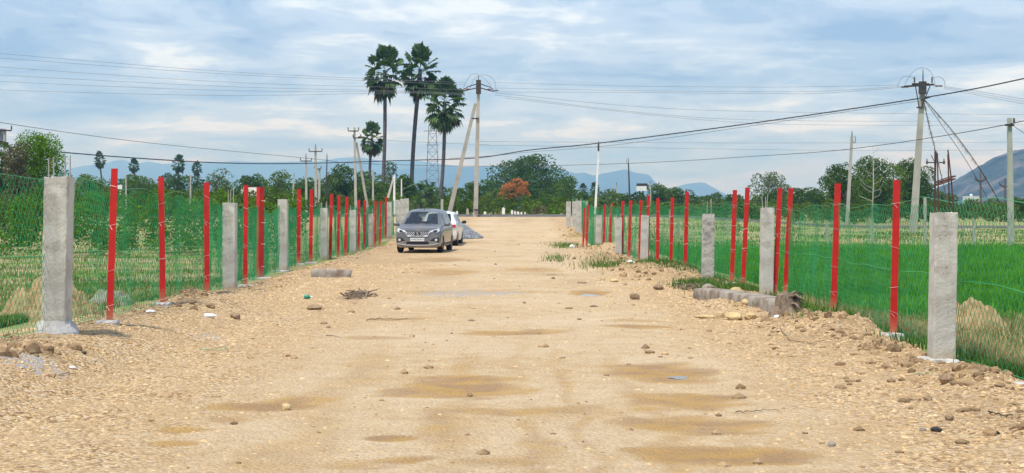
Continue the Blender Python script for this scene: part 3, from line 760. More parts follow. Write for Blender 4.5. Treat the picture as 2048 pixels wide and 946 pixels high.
def tree(name, px, D, top, hw, label, lm, seed, cat='tree', group=None, crown=0.25, cover=9.0, nl=18, trunk=True, flat=0.75, leafk=1.0, bottom=None, lm2=None, frac2=0.0, name2='blossom', tw=None):
    pb = ground(px, D) if bottom is None else Vector(((px - CX) / FOC * D, D, EYE - (bottom - HY) / FOC * D))
    H = (EYE - (top - HY) / FOC * D) - pb.z; W = 2 * hw / FOC * D
    r = np.random.default_rng(seed)
    root = empty(name, pb, label, cat, group)
    ls = px_leaf(D, leafk)
    n = int(cover * (2 * hw) * (H * FOC / D) * (1 - crown * 0.8) / (3.9 * leafk) ** 2)
    P, C = crown_points(W * 1.30, H * 1.03, H * crown, r, n, nl, flat)
    if lm2:
        sel = (P[:, 2] > H * (1 - frac2) + r.normal(size=len(P)) * H * 0.06)
        V, F = leaves(P[sel], ls, r); me = big_mesh(name2, V, F); link(name2, me, lm2, root)
        P = P[~sel]
    V, F = leaves(P, ls, r)
    me = big_mesh('crown', V, F); link('crown', me, lm, root)
    if trunk:
        b_ = B(); tr = (tw or 0.035 * H + 0.02)
        top_ = Vector((0, 0, H * 0.55))
        b_.tube([Vector((0, 0, -0.3)), Vector((r.normal() * .03 * H, 0, H * 0.25)), top_], [tr * 1.25, tr, tr * 0.6], 7)
        for i in r.permutation(len(C))[:7]:
            q = Vector(C[i, :3]); s0 = Vector((0, 0, H * r.uniform(0.2, 0.5)))
            mid = s0.lerp(q, 0.55) + Vector((0, 0, -0.04 * H))
            b_.tube([s0, mid, q], [tr * 0.5, tr * 0.33, tr * 0.1], 5)
        link('trunk', b_.mesh('trunk', True), M_trunk, root)
    return root

# --- big and middle trees beyond the crossroad
tree('rain_tree', 1055, 250, 311, 76, 'big dark green dome-shaped tree behind the orange flowering tree', L_dark, 1, crown=0.10, nl=60, cover=13)
tree('flame_tree', 1031, 185, 359, 30, 'flat-topped tree covered in orange blossom in front of the big dome tree', L_mid, 2, crown=0.25, nl=14, lm2=L_orange, frac2=0.46, cover=8, flat=0.6)
tree('broadleaf_tree', 1137, 200, 352, 34, 'dark green tree against the right flank of the big dome tree', L_mid, 3, crown=0.08, nl=20)
tree('broadleaf_tree', 958, 190, 360, 32, 'dark low tree between the strutted pole and the big dome tree', L_dark, 4, crown=0.05, nl=16)
tree('broadleaf_tree', 1100, 230, 372, 30, 'dark tree filling the gap below the right side of the dome tree', L_dark, 5, crown=0.02, nl=14)
tree('broadleaf_tree', 690, 170, 330, 52, 'dense dark tree behind the pole with the leaning strut', L_dark, 6, crown=0.06, nl=26)
tree('broadleaf_tree', 745, 150, 362, 48, 'rounded mid-green tree at the foot of the small palm', L_mid, 7, crown=0.04, nl=22)
tree('broadleaf_tree', 786, 175, 322, 26, 'airy pale green tree behind the leftmost tall palm trunk', L_light, 8, crown=0.2, nl=12, cover=3.5)
tree('broadleaf_tree', 815, 160, 350, 28, 'dark bushy tree between the two left tall palm trunks', L_dark, 9, crown=0.05, nl=14)
tree('broadleaf_tree', 560, 190, 340, 34, 'grey-green tree behind the red rods of the left fence', L_light, 10, crown=0.06, nl=16, cover=6)
tree('broadleaf_tree', 600, 170, 356, 40, 'mid-green tree below the two poles with crossarms', L_mid, 11, crown=0.04, nl=18)
tree('broadleaf_tree', 505, 200, 347, 26, 'dark tree behind the low white-roofed shed', L_dark, 12, crown=0.08, nl=14)
tree('broadleaf_tree', 440, 200, 336, 28, 'feathery light green tree left of the white-roofed shed', L_pale, 13, crown=0.1, nl=14, cover=5)
tree('broadleaf_tree', 470, 160, 372, 42, 'low mid-green tree in front of the feathery light green tree', L_mid, 14, crown=0.02, nl=16)
tree('broadleaf_tree', 355, 210, 345, 40, 'dark green tree under the pair of far palms left of the shed', L_dark, 15, crown=0.05, nl=18)
tree('broadleaf_tree', 270, 190, 350, 42, 'mid-green tree under the lone far palm of the left background', L_mid, 16, crown=0.05, nl=18)
tree('broadleaf_tree', 185, 170, 348, 46, 'light green shrubby tree right of the creeper-covered tree', L_light, 17, crown=0.03, nl=20)
tree('broadleaf_tree', 400, 150, 378, 46, 'low light green tree behind the third red post of the left fence', L_light, 18, crown=0.02, nl=16)
tree('broadleaf_tree', 310, 150, 376, 46, 'low dark tree behind the second red post of the left fence', L_dark, 19, crown=0.02, nl=16)
tree('broadleaf_tree', 230, 140, 380, 42, 'low mid-green tree behind the nearest red post of the left fence', L_mid, 20, crown=0.02, nl=16)
tree('creeper_covered_tree', 74, 84, 266, 54, 'bright green tree smothered in creeper at the left edge', L_vivid, 21, crown=0.02, nl=44, cover=15)
tree('creeper_covered_tree', 36, 80, 288, 26, 'brown dried creeper hanging over a stump at the left edge', L_vine, 22, crown=0.0, nl=20, cover=13)
tree('broadleaf_tree', 4, 86, 290, 30, 'dark grey-green tree cut by the left edge of the view', L_dark, 23, crown=0.03, nl=14)
tree('broadleaf_tree', 1690, 150, 328, 50, 'large dark green tree behind the pole with the hooked top', L_dark, 24, crown=0.06, nl=34, cover=12)
tree('broadleaf_tree', 1758, 140, 314, 56, 'tallest bushy green tree of the right clump behind the bare tree', L_mid, 25, crown=0.06, nl=38, cover=12)
tree('broadleaf_tree', 1825, 150, 320, 44, 'dark green tree at the foot of the tall crossarm pole', L_dark, 26, crown=0.05, nl=30, cover=12)
tree('broadleaf_tree', 1535, 190, 344, 44, 'pale green umbrella-shaped tree behind the second concrete post of the right fence', L_pale, 27, crown=0.3, nl=18, cover=6)
tree('broadleaf_tree', 1605, 170, 374, 42, 'dark low tree between the pale umbrella tree and the right clump', L_dark, 28, crown=0.02, nl=16)
tree('broadleaf_tree', 1540, 180, 384, 40, 'dark undergrowth tree below the pale umbrella tree', L_dark, 29, crown=0.0, nl=14)
tree('broadleaf_tree', 1320, 200, 368, 34, 'dark tree right of the small hoarding', L_dark, 30, crown=0.02, nl=16)
tree('broadleaf_tree', 1362, 190, 374, 32, 'dark tree under the pointed blue hill', L_dark, 31, crown=0.02, nl=14)
tree('broadleaf_tree', 1420, 200, 386, 36, 'mid-green tree behind the rough-faced concrete post', L_mid, 32, crown=0.02, nl=14)
tree('broadleaf_tree', 1468, 190, 390, 34, 'dark tree behind the close pair of red posts right of the rough-faced post', L_dark, 33, crown=0.02, nl=14)
tree('broadleaf_tree', 1270, 190, 384, 38, 'dark tree below the small hoarding', L_dark, 34, crown=0.0, nl=14)
tree('broadleaf_tree', 1215, 150, 378, 34, 'light green bushy tree behind the white-painted pole', L_light, 35, crown=0.0, nl=16, cover=7)
tree('broadleaf_tree', 1170, 220, 384, 30, 'mid-green tree behind the far concrete posts of the right fence', L_mid, 36, crown=0.0, nl=14)
for i, (px, D, tp, hw, lm) in enumerate([(1905, 210, 388, 30, L_light), (1950, 190, 398, 34, L_mid), (2000, 160, 398, 38, L_light), (2045, 150, 392, 34, L_mid), (1880, 230, 384, 22, L_dark)]):
    tree('shrub', px, D, tp, hw, ['light green shrub left of the white building at the rocky hill', 'mid-green shrub below the white building at the rocky hill', 'light green shrub left of the short pole by the right edge', 'mid-green shrub at the right edge below the rocky hill', 'dark shrub at the left foot of the rocky hill'][i], lm, 50 + i, 'shrub', 'shrubs below the rocky hill', crown=0.0, nl=12, trunk=False)
# --- scrub along the far side of the crossing road
scrub = [(905, 118, 388, 30, L_mid), (930, 125, 376, 30, L_dark), (955, 117, 396, 26, L_mid), (985, 122, 386, 30, L_light), (1012, 117, 398, 30, L_dark), (1040, 122, 392, 30, L_mid), (1068, 118, 402, 28, L_light),
         (1092, 124, 388, 28, L_mid), (1115, 118, 404, 22, L_light), (1128, 126, 392, 26, L_mid), (1150, 130, 396, 26, L_dark), (880, 122, 394, 24, L_dark), (838, 121, 392, 28, L_mid), (800, 124, 388, 32, L_light), (768, 126, 394, 30, L_mid),
         (738, 128, 398, 30, L_light), (700, 130, 394, 34, L_mid), (1185, 132, 396, 28, L_light), (1222, 128, 404, 30, L_mid), (1255, 135, 402, 30, L_mid), (1295, 130, 402, 32, L_light), (1340, 135, 404, 32, L_mid), (1390, 135, 402, 36, L_light),
         (1440, 130, 404, 34, L_mid), (1490, 132, 402, 34, L_dark), (1560, 135, 400, 40, L_mid), (1640, 130, 398, 42, L_light), (1720, 128, 396, 40, L_mid), (1790, 128, 398, 40, L_dark), (1860, 130, 400, 36, L_mid), (660, 130, 392, 34, L_dark), (620, 132, 394, 34, L_mid),
         (575, 130, 396, 34, L_dark), (530, 132, 394, 34, L_light), (120, 100, 362, 40, L_vivid), (160, 110, 376, 40, L_mid)]
for i, (px, D, tp, hw, lm) in enumerate(scrub):
    side = 'right' if px > 1160 else ('left' if px < 820 else 'middle')
    lab = {'right': 'low green bush in the right hedge', 'left': 'low green bush in the left hedge', 'middle': 'low green bush across the road end'}[side]
    k_ = sorted(q[0] for q in scrub if ('right' if q[0] > 1160 else ('left' if q[0] < 820 else 'middle')) == side).index(px)
    lab = lab.replace('green', {L_mid: 'mid-green', L_dark: 'dark green', L_light: 'light green', L_vivid: 'bright green'}[lm]) + (', leftmost there' if k_ == 0 else f', {ORD[k_]} from the left there')
    tree('bush', px, D, tp, hw, lab, lm, 200 + i, 'bush', {'right': 'bushes behind the right fence', 'left': 'bushes behind the left fence', 'middle': 'bushes across the end of the road'}[side], crown=0.0, nl=9, trunk=False, cover=6)
tree('bush', 1078, 113, 412, 20, 'brown dried bush at the far end of the dirt road', L_vine, 260, 'bush', crown=0.0, nl=7, trunk=False)
tree('bush', 1105, 112, 414, 14, 'small bright green bush beside the brown dried bush', L_vivid, 261, 'bush', crown=0.0, nl=6, trunk=False)

# --- the continuous thicket behind
SIL = [(-60, 355), (0, 350), (130, 362), (160, 350), (240, 357), (300, 352), (340, 348), (400, 355), (440, 350), (470, 358), (505, 350), (560, 348), (600, 352), (650, 342), (690, 340), (740, 346), (790, 350), (830, 352), (900, 374), (930, 370), (985, 352), (1120, 360), (1165, 378),
       (1200, 384), (1260, 390), (1300, 376), (1340, 374), (1380, 378), (1420, 390), (1480, 392), (1530, 380), (1600, 378), (1660, 350), (1820, 350), (1860, 376), (1880, 398), (1950, 406), (2110, 400)]
r = np.random.default_rng(909); cnt = {}
for row, (step, D0, dy, hwr) in enumerate(((47, 290, 2, 36), (52, 205, 20, 36), (58, 160, 34, 36))):
    for px in np.arange(-30, 2090, step):
        px = float(px + r.uniform(-12, 12)); tp = float(np.interp(px, [q[0] for q in SIL], [q[1] for q in SIL])) + dy + r.uniform(-5, 9)
        tp = min(tp, 404)
        if row > 0 and 860 < px < 1130 and row == 2: continue
        tone = int(r.integers(0, 4)); lm = [L_dark, L_dark, L_mid, L_light][tone]
        zone = 'left background' if px < 640 else ('thicket behind the cars' if px < 930 else ('thicket at the road end' if px < 1180 else ('middle right background' if px < 1620 else 'right background')))
        key = (row, zone); cnt[key] = cnt.get(key, 0) + 1
        tree('thicket_tree', px, D0 + r.uniform(-12, 12), tp, hwr * r.uniform(.8, 1.25), f'{["dark green", "dark green", "mid-green", "light green"][tone]} tree, {["rear", "middle", "front"][row]} row, {zone}, {ORD[cnt[key] - 1] if cnt[key] > 1 else "first"} from the left', lm, 1000 + row * 100 + int(px), 'tree', 'thicket trees', crown=0.0, nl=14, cover=7, trunk=False, leafk=1.1)
for i, px in enumerate(np.arange(-25, 600, 34)):
    tree('hedge_bush', float(px), 57 + 3 * math.sin(i * 2.1) + (6 if i % 2 else 0), 388 + 9 * math.sin(i * 1.7) - (10 if i % 2 else 0), 36, f'{["bright green", "light green"][i % 2]} bush in the far hedge of the left field, {ORD[i] if i else "first"} from the left', [L_vivid, L_light, L_vivid, L_light][i % 4], 1500 + i, 'bush', 'hedge along the left field', crown=0.0, nl=16, cover=6, trunk=False, leafk=1.25)

# --- bare tree in front of the right clump
pb = ground(1743, 120); root = empty('bare_tree', pb, 'thin leafless grey tree in front of the right tree clump', 'tree')
r = np.random.default_rng(77); b_ = B(); tip = at(1746, 292, 120)
b_.tube([pb, pb.lerp(tip, .5) + Vector((.1, 0, 0)), tip], [0.08, 0.05, 0.012], 6); b_.part('trunk', M_pole, root, True)
b_ = B()
for i in range(14):
    t_ = 0.3 + 0.045 * i; a = pb.lerp(tip, t_) + Vector((.1 * (1 - abs(2 * t_ - 1)), 0, 0)); s_ = 1 if i % 2 else -1; L = (1.9 - 1.6 * (t_ - .3)) * r.uniform(.3, 1.1); t_ += r.uniform(-.03, .03); a = pb.lerp(tip, t_) + Vector((.1 * (1 - abs(2 * t_ - 1)), 0, 0))
    b_.tube([a, a + Vector((s_ * L * .5, r.normal() * .3, L * .25)), a + Vector((s_ * L * .8, r.normal() * .5, L * .75))], [0.02, 0.014, 0.005], 5)
b_.part('branch', M_pole, root)

# ------------------------------------------------------------------ palms
def fan_leaf(V, F, base, d, plen, rad, r, nseg=16, droop=0.25):
    """stalk and pleated fan blade split into fingers"""
    d = d.normalized(); up = Vector((0, 0, 1))
    sd = d.cross(up)
    sd = sd.normalized() if sd.length > 0.05 else Vector((1, 0, 0))
    nrm = sd.cross(d).normalized()
    tw = r.normal() * 0.5; sd = (Quaternion(d, tw) @ sd); nrm = (Quaternion(d, tw) @ nrm)
    hub = base + d * plen + Vector((0, 0, -droop * plen * 0.3))
    o = len(V); w_ = 0.03
    V += [base - sd * w_, base + sd * w_, hub + sd * w_ * .7, hub - sd * w_ * .7]; F.append((o, o + 1, o + 2, o + 3))
    for j in range(nseg):
        a = (j / (nseg - 1) - 0.5) * math.radians(250); da = math.radians(250) / nseg * 0.5
        L = rad * (0.75 + 0.25 * math.cos(a * 0.7)) * r.uniform(0.85, 1.1)
        def dirv(q): return d * math.cos(q) + sd * math.sin(q)
        f0 = nrm * (0.05 if j % 2 else -0.05)
        m1, m2 = hub + dirv(a - da * 1.1) * L * 0.74 + f0, hub + dirv(a + da * 1.1) * L * 0.74 - f0
        tp_ = hub + dirv(a + r.normal() * 0.05) * L + Vector((0, 0, -droop * L * r.uniform(0.3, 0.9)))
        o = len(V); V += [hub, m1, tp_, m2]; F.append((o, o + 1, o + 2, o + 3))
def palm(name, base, crown_c, top_y, D, label, seed, cr_px, skirt=1.0, n=46, group=None, trunk_px=8, low=None):
    pb = Vector(((base[0] - CX) / FOC * D, D, zf((base[0] - CX) / FOC * D, D)))
    c0 = at(crown_c[0], crown_c[1], D); Rr = cr_px / FOC * D
    root = empty(name, pb, label, 'palm tree', group)
    r = np.random.default_rng(seed); b_ = B(); tw = trunk_px / FOC * D / 2
    pts = []
    for i in range(15):
        t_ = i / 14; q = pb.lerp(c0, t_); q.x += (0.35 * math.sin(t_ * 3.1)) * (1 if seed % 2 else -1) * 0.6; pts.append(q)
    b_.tube(pts, [tw * (1.25 - 0.35 * min(1, i / 4)) * (1 + 0.04 * (i % 2)) for i in range(15)], 9); b_.part('trunk', M_ptrunk, root, True)
    Vg, Fg, Vd, Fd = [], [], [], []
    for i in range(n):
        t_ = (i + 0.5) / n
        el = math.radians(88 - 128 * t_ ** 0.9); az = i * 2.39996 + r.normal() * 0.2
        d = Vector((math.cos(az) * math.cos(el), math.sin(az) * math.cos(el), math.sin(el)))
        b0 = c0 + Vector((0, 0, (0.25 - 0.5 * t_) * Rr))
        fan_leaf(Vg, Fg, b0, d, Rr * r.uniform(0.44, 0.62), Rr * r.uniform(0.36, 0.48), r, 16, 0.12 + 0.35 * t_)
    for i in range(int(n * 0.9 * skirt)):                             # hanging older fronds
        el = math.radians(r.uniform(-78, -18)); az = r.uniform(0, 6.28)
        d = Vector((math.cos(az) * math.cos(el), math.sin(az) * math.cos(el), math.sin(el)))
        b0 = c0 + Vector((0, 0, -0.30 * Rr - r.random() * 0.2 * Rr))
        (Vq, Fq_) = (Vd, Fd) if i % 3 == 0 else (Vg, Fg)
        fan_leaf(Vq, Fq_, b0, d, Rr * r.uniform(0.25, 0.48), Rr * r.uniform(0.34, 0.44), r, 12, 0.7)
    b1 = B(); b1.add(Vg, Fg); b1.part('crown', L_palm, root)
    b1 = B(); b1.add(Vd, Fd); b1.part('dry_fronds', L_palmdry, root)
    return root
palm('palmyra_palm', (762, 405), (769, 140), 87, 170, 'leftmost and straightest of the three tall fan palms', 301, 46, 1.0, 34, trunk_px=8)
palm('palmyra_palm', (821, 400), (841, 138), 82, 172, 'middle and tallest of the three fan palms, trunk leaning right', 302, 47, 1.1, 34, trunk_px=9)
palm('palmyra_palm', (877, 400), (889, 203), 153, 165, 'rightmost and shortest of the three big fan palms', 303, 47, 1.2, 34, trunk_px=8)
palm('palmyra_palm', (741, 400), (744, 275), 238, 190, 'small fan palm with dry skirt left of the tall palms', 304, 29, 1.6, 30, trunk_px=6)
for i, (bx, cx_, cy_, rp, lab) in enumerate([(216, 199, 318, 15, 'wind-bent far palm right of the creeper-covered tree'), (268, 268, 330, 13, 'lone far palm beyond the nearest red post of the left fence'), (357, 358, 326, 17, 'larger of the two far palms left of the shed'), (394, 394, 336, 13, 'smaller of the two far palms left of the shed'),
                                             (1166, 1166, 378, 11, 'far palm peeking over the far posts of the right fence'), (1192, 1190, 376, 12, 'far palm behind the white-painted pole')]):
    palm('palmyra_palm', (bx, 400), (cx_, cy_), 0, 300, lab, 320 + i, rp, 1.0, 24, 'far palms', trunk_px=3.2)
def date_palm(px, D, top, hw, label, seed, n=34):
    pb = ground(px, D); r = np.random.default_rng(seed); H = EYE - (top - HY) / FOC * D - pb.z; W = hw / FOC * D
    root = empty('date_palm_clump', pb, label, 'palm tree'); V, F = [], []
    for i in range(n):
        b0 = pb + Vector((r.normal() * W * 0.3, r.normal() * W * 0.3, H * r.uniform(0.05, 0.62)))
        az = r.uniform(0, 6.28); el = math.radians(r.uniform(25, 80)); L = r.uniform(.5, .8) * min(H, W * 1.4)
        d = Vector((math.cos(az) * math.cos(el), math.sin(az) * math.cos(el), math.sin(el))); sd = d.cross(Vector((0, 0, 1))).normalized()
        prev = b0
        for k_ in range(1, 13):
            t_ = k_ / 12; q = b0 + d * L * t_ + Vector((0, 0, -L * 0.55 * t_ * t_))
            for s_ in (-1, 1):
                ln = L * 0.30 * (1 - 0.6 * abs(t_ - .45)); tip = q + sd * s_ * ln * .8 + (q - prev).normalized() * ln * .5 + Vector((0, 0, -ln * .25))
                o_ = len(V); V += [prev, q, tip]; F.append((o_, o_ + 1, o_ + 2))
            prev = q
    b1 = B(); b1.add(V, F); b1.part('fronds', L_palm, root)
    b1 = B(); b1.tube([pb, pb + Vector((0, 0, H * .5))], [.22, .16], 7); b1.part('trunk', M_ptrunk, root)
date_palm(853, 127, 330, 34, 'bushy dark date palm clump behind the parked cars', 340, 70)
date_palm(840, 117, 385, 26, 'low grey-green date palm bush below the date palm clump', 341, 36)
date_palm(1210, 140, 380, 26, 'young date palm bush by the foot of the white-painted pole', 342, 36)
date_palm(888, 121, 400, 18, 'small drooping date palm bush right above the white car', 343, 26)

# ------------------------------------------------------------------ power poles
def insulator(b, p0, d, L=0.35):
    d = Vector(d).normalized()
    b.tube([Vector(p0) + d * L * t_ for t_ in (0, .15, .2, .35, .4, .6, .65, .85, .9, 1)], [.02, .02, .06, .06, .03, .06, .03, .06, .03, .02], 7)
def pole(name, base, D, top, wpx, label, arms=(), strut=None, mat=None, spike=0.0, group=None, pins=True):
    pb = ground(base[0], D) if base[1] is None else at(base[0], base[1], D)
    pt = at(top[0], top[1], D); w_ = wpx / FOC * D
    root = empty(name, pb, label, 'pole', group)
    b_ = B(); b_.beam(pb - Vector((0, 0, .3)), pt, w_ * 1.25, w_ * 1.0, w_ * 0.8, w_ * 0.7); b_.part('shaft', mat or M_pole, root)
    for (yy, hl, hr) in arms:
        t_ = (yy - base[1]) / (top[1] - base[1]) if base[1] is not None else None
        c0 = at(top[0] + (base[0] - top[0]) * ((yy - top[1]) / ((base[1] or 425) - top[1])), yy, D - w_ * .6)
        a, b2 = c0 + Vector((-hl / FOC * D, 0, 0)), c0 + Vector((hr / FOC * D, 0, 0))
        B().beam(a, b2, 0.09, 0.09).part('crossarm', M_iron, root)
        if pins:
            for p_ in (a, b2):
                ib = B(); insulator(ib, p_ + Vector((0, 0, .03)), (0, 0, 1), 0.28); ib.part('insulator', M_porc, root)
    if spike:
        B().tube([pt, pt + Vector((0, 0, spike))], [0.045, 0.02], 6).part('spike', M_iron, root)
    if strut:
        s0, s1 = at(strut[0], strut[1], D + .6), at(strut[2], strut[3], D + 0.1)
        B().beam(s0, s1, w_ * 1.2, w_ * .9, w_ * .8, w_ * .7).part('strut', mat or M_pole, root)
    return root, pb, pt
def jumper(root, pts, r_=0.013):
    P = [Vector(p_) for p_ in pts]; out = []
    for i in range(13):                                                # quadratic arc through three points
        t_ = i / 12; a, b2, c0 = P; ctl = b2 * 2 - (a + c0) / 2
        out.append(a * (1 - t_) ** 2 + ctl * 2 * t_ * (1 - t_) + c0 * t_ * t_)
    B().tube(out, r_, 5).part('jumper_wire', M_alu, root)

DA = 104
rt, pb, pt = pole('power_pole', (951, 432), DA, (957, 180), 7.5, 'tall concrete power pole with a leaning strut at the road end', [(237, 12, 2)], (899, 425, 951, 207), spike=1.0, pins=False)
for dx in (-1, 1):
    a = at(957 + dx * 4, 176, DA); e = at(957 + dx * 30, 183 if dx > 0 else 182, DA)
    B().beam(a, e, .07, .07).part('crossarm', M_iron, rt)
    B().beam(at(957 + dx * 4, 168, DA), at(957 + dx * 25, 175, DA), .06, .06).part('crossarm', M_iron, rt)
    for f_ in (0.45, 0.85):
        ib = B(); insulator(ib, a.lerp(e, f_), (dx, 0, .1), .5); ib.part('insulator', M_porc, rt)
B().beam(at(957, 188, DA - .1), at(957, 160, DA - .1), .34, .3).part('bracket', M_iron, rt)
jumper(rt, (at(925, 182, DA), at(940, 152, DA), at(957, 150, DA))); jumper(rt, (at(957, 150, DA), at(984, 156, DA), at(992, 184, DA))); jumper(rt, (at(940, 178, DA), at(958, 152, DA), at(985, 178, DA)))
B().box(at(953, 420, DA - .25), (.34, .12, .12)).part('band', M_iron, rt)
DB = 88
rt, pb, pt = pole('power_pole', (1825, 474), DB, (1846, 165), 11, 'tall concrete power pole with dark crossarms above the right fence', [(248 - 33, 9, 4)], None, spike=0.75, pins=False)
B().beam(at(1808, 173, DB - .2), at(1868, 169, DB - .2), .11, .11).part('crossarm', M_iron, rt)
B().beam(at(1824, 168, DB + .2), at(1858, 168, DB + .2), .10, .10).part('crossarm', M_iron, rt)
B().beam(at(1845, 188, DB - .2), at(1845, 163, DB - .2), .38, .34).part('bracket', M_iron, rt)
B().beam(at(1831, 172, DB - .3), at(1838, 214, DB - .2), .05).part('stay', M_iron, rt)
B().beam(at(1860, 172, DB - .3), at(1843, 214, DB - .2), .05).part('stay', M_iron, rt)
B().beam(at(1842, 200, DB - .3), at(1860, 194, DB - .3), .09).part('bracket', M_iron, rt)
for (x0, x1, yy) in ((1800, 1818, 174), (1868, 1886, 172)):
    ib = B(); insulator(ib, at(x0, yy, DB - .2), (1, 0, 0), (x1 - x0) / FOC * DB); ib.part('insulator', M_porc, rt)
for x0 in (1829, 1864):
    ib = B(); insulator(ib, at(x0, 167, DB), (0, 0, 1), .4); ib.part('insulator', M_porc, rt)
jumper(rt, (at(1810, 168, DB), at(1828, 142, DB), at(1847, 136, DB))); jumper(rt, (at(1847, 136, DB), at(1862, 145, DB), at(1871, 172, DB))); jumper(rt, (at(1795, 173, DB), at(1808, 153, DB), at(1830, 158, DB))); jumper(rt, (at(1866, 156, DB), at(1884, 156, DB), at(1890, 174, DB)))
rt, pb, pt = pole('power_pole', (2022, 497), 66, (2019, 236), 9.5, 'plain concrete pole with a small bracket at the right edge', [(250, 9, 9)], None, pins=False)
ib = B(); insulator(ib, at(2028, 247, 66), (0, 0, 1), .25); ib.part('insulator', M_porc, rt)
rt, pb, pt = pole('power_pole', (1694, 440), 105, (1704, 272), 5.5, 'slim pale pole with a hooked top before the right tree clump', [], None, spike=.35)
jumper(rt, (at(1703, 278, 105), at(1710, 286, 105), at(1710, 272, 105)), .03)
rt, pb, pt = pole('power_pole', (1190, 425), 120, (1197, 300), 3.8, 'white-painted slim pole at the right end of the tar road', [], None, mat=M_wwash, spike=.7)
B().beam(at(1197, 302, 120), at(1197, 288, 120), .14, .14).part('bracket', M_iron, rt)
rt, pb, pt = pole('power_pole', (1260, 415), 150, (1257, 328), 3, 'thin dark pole left of the small hoarding', [], None, mat=M_iron, spike=.6)
jumper(rt, (at(1257, 328, 150), at(1253, 325, 150), at(1254, 318, 150)), .03)
for i, (px, tp, D, lab) in enumerate([(1233, 370, 170, 'short far pole between the white pole and the thin dark pole'), (1301, 366, 190, 'short far pole right of the small hoarding'), (1318, 368, 200, 'short far pole at the cliff end of the blue ridge')]):
    pole('power_pole', (px, 415), D, (px, tp), 2.2, lab, [], None, group='far poles', spike=.3)
DG = 125
rt, pb, pt = pole('power_pole', (712, 425), DG, (709, 255), 4.6, 'concrete pole with crossarms and leaning strut left of the small palm', [(262, 13, 8), (276, 3, 12)], (737, 425, 713, 285))
pole('power_pole', (613, 420), 150, (612, 312), 4, 'pole with one short crossarm, left of the double-crossarm pole', [(322, 11, 11)], None, spike=.25)
pole('power_pole', (632, 420), 145, (631, 294), 4.5, 'pole with a high crossarm behind the left fence', [(303, 13, 13)], None, spike=.3)
pole('power_pole', (638, 420), 150, (639, 336), 4.5, 'short thick pale pole touching the high-crossarm pole', [(338, 10, 3)], None)
pole('power_pole', (651, 425), 130, (654, 318), 2.4, 'thin dark pole right of the high-crossarm pole', [], None, mat=M_iron, spike=.5)
pole('power_pole', (584, 415), 150, (588, 352), 3, 'slim leaning pole above the third concrete post of the left fence', [], None, spike=.3)
pole('power_pole', (381, 420), 120, (381, 350), 3, 'short grey pole beyond the third red post of the left fence', [], None)
pole('power_pole', (252, 420), 130, (252, 350), 2.6, 'short grey pole beyond the nearest red post of the left fence', [], None)
pole('power_pole', (788, 425), 118, (789, 350), 4, 'short white pole with stay behind the grey car', [], (776, 395, 787, 355), mat=M_wwash)
pole('power_pole', (803, 425), 125, (803, 358), 2.6, 'thin white pole right of the short stayed pole', [], None, mat=M_wwash)
pole('power_pole', (746, 425), 135, (746, 342), 3.6, 'pale pole between the small palm and the leftmost tall palm', [], None)
rt, pb, pt = pole('power_pole', (8, 400), 95, (9, 258), 5, 'pole with a dark crossarm at the left edge', [(261, 12, 14)], None)
B().box(at(2, 272, 95.3), (.5, .5, .9)).part('transformer_box', M_alu, rt)
B().beam(at(-10, 282, 95), at(16, 288, 95), .2).part('crossarm', M_iron, rt)
rt, pb, pt = pole('power_pole', (1870, 425), 120, (1870, 300), 3, 'dark pole with a double-ended crossarm right of the tall pole', [(325, 16, 18)], None, mat=M_iron)
for sx in (-16, 18):
    ib = B(); ib.lathe(at(1870 + sx, 325, 120), [(0, -.1), (.14, -.06), (.14, .06), (0, .1)], 10, 'x'); ib.part('insulator', M_porc, rt)
B().tube([at(1862, 310, 120), at(1868, 322, 120)], .03, 5).part('stay', M_iron, rt)
for i, (px, tp, yb, lab, D) in enumerate([(1961, 345, 415, 'dark pole with a V-shaped crossarm before the rocky hill', 160), (2010, 356, 415, 'second V-crossarm pole, beside the right edge pole', 170)]):
    rt, pb, pt = pole('power_pole', (px, yb), D, (px, tp), 3.4, lab, [], None, mat=M_porc, group='V-crossarm poles')
    for s_ in (-1, 1):
        B().beam(at(px, 364 + 11 * i, D), at(px + s_ * 11, 358 + 11 * i, D), .14).part('crossarm', M_iron, rt)
        ib = B(); insulator(ib, at(px + s_ * 11, 358 + 11 * i, D), (0, 0, 1), .3); ib.part('insulator', M_porc, rt)
# lattice tower far away between the palms
Dt = 420; root = empty('lattice_tower', ground(865, Dt), 'faint steel lattice pylon between the two right tall palms', 'pylon')
b_ = B()
for s_ in (-1, 1):
    for d_ in (-1, 1): b_.beam(at(865 + s_ * 15, 415, Dt + d_ * 1.8), at(865 + s_ * 7, 248, Dt + d_ * .9), .22)
for k_ in range(9):
    y0, y1 = 415 - k_ * 18.5, 415 - (k_ + 1) * 18.5; w0, w1 = 15 - 8 * k_ / 9, 15 - 8 * (k_ + 1) / 9
    b_.beam(at(865 - w0, y0, Dt), at(865 + w1, y1, Dt), .12); b_.beam(at(865 + w0, y0, Dt), at(865 - w1, y1, Dt), .12); b_.beam(at(865 - w1, y1, Dt), at(865 + w1, y1, Dt), .12)
b_.part('lattice', M_alu, root)
b_ = B(); b_.beam(at(848, 262, Dt), at(882, 262, Dt), .2); b_.beam(at(852, 290, Dt), at(878, 290, Dt), .2); b_.part('crossarm', M_alu, root)

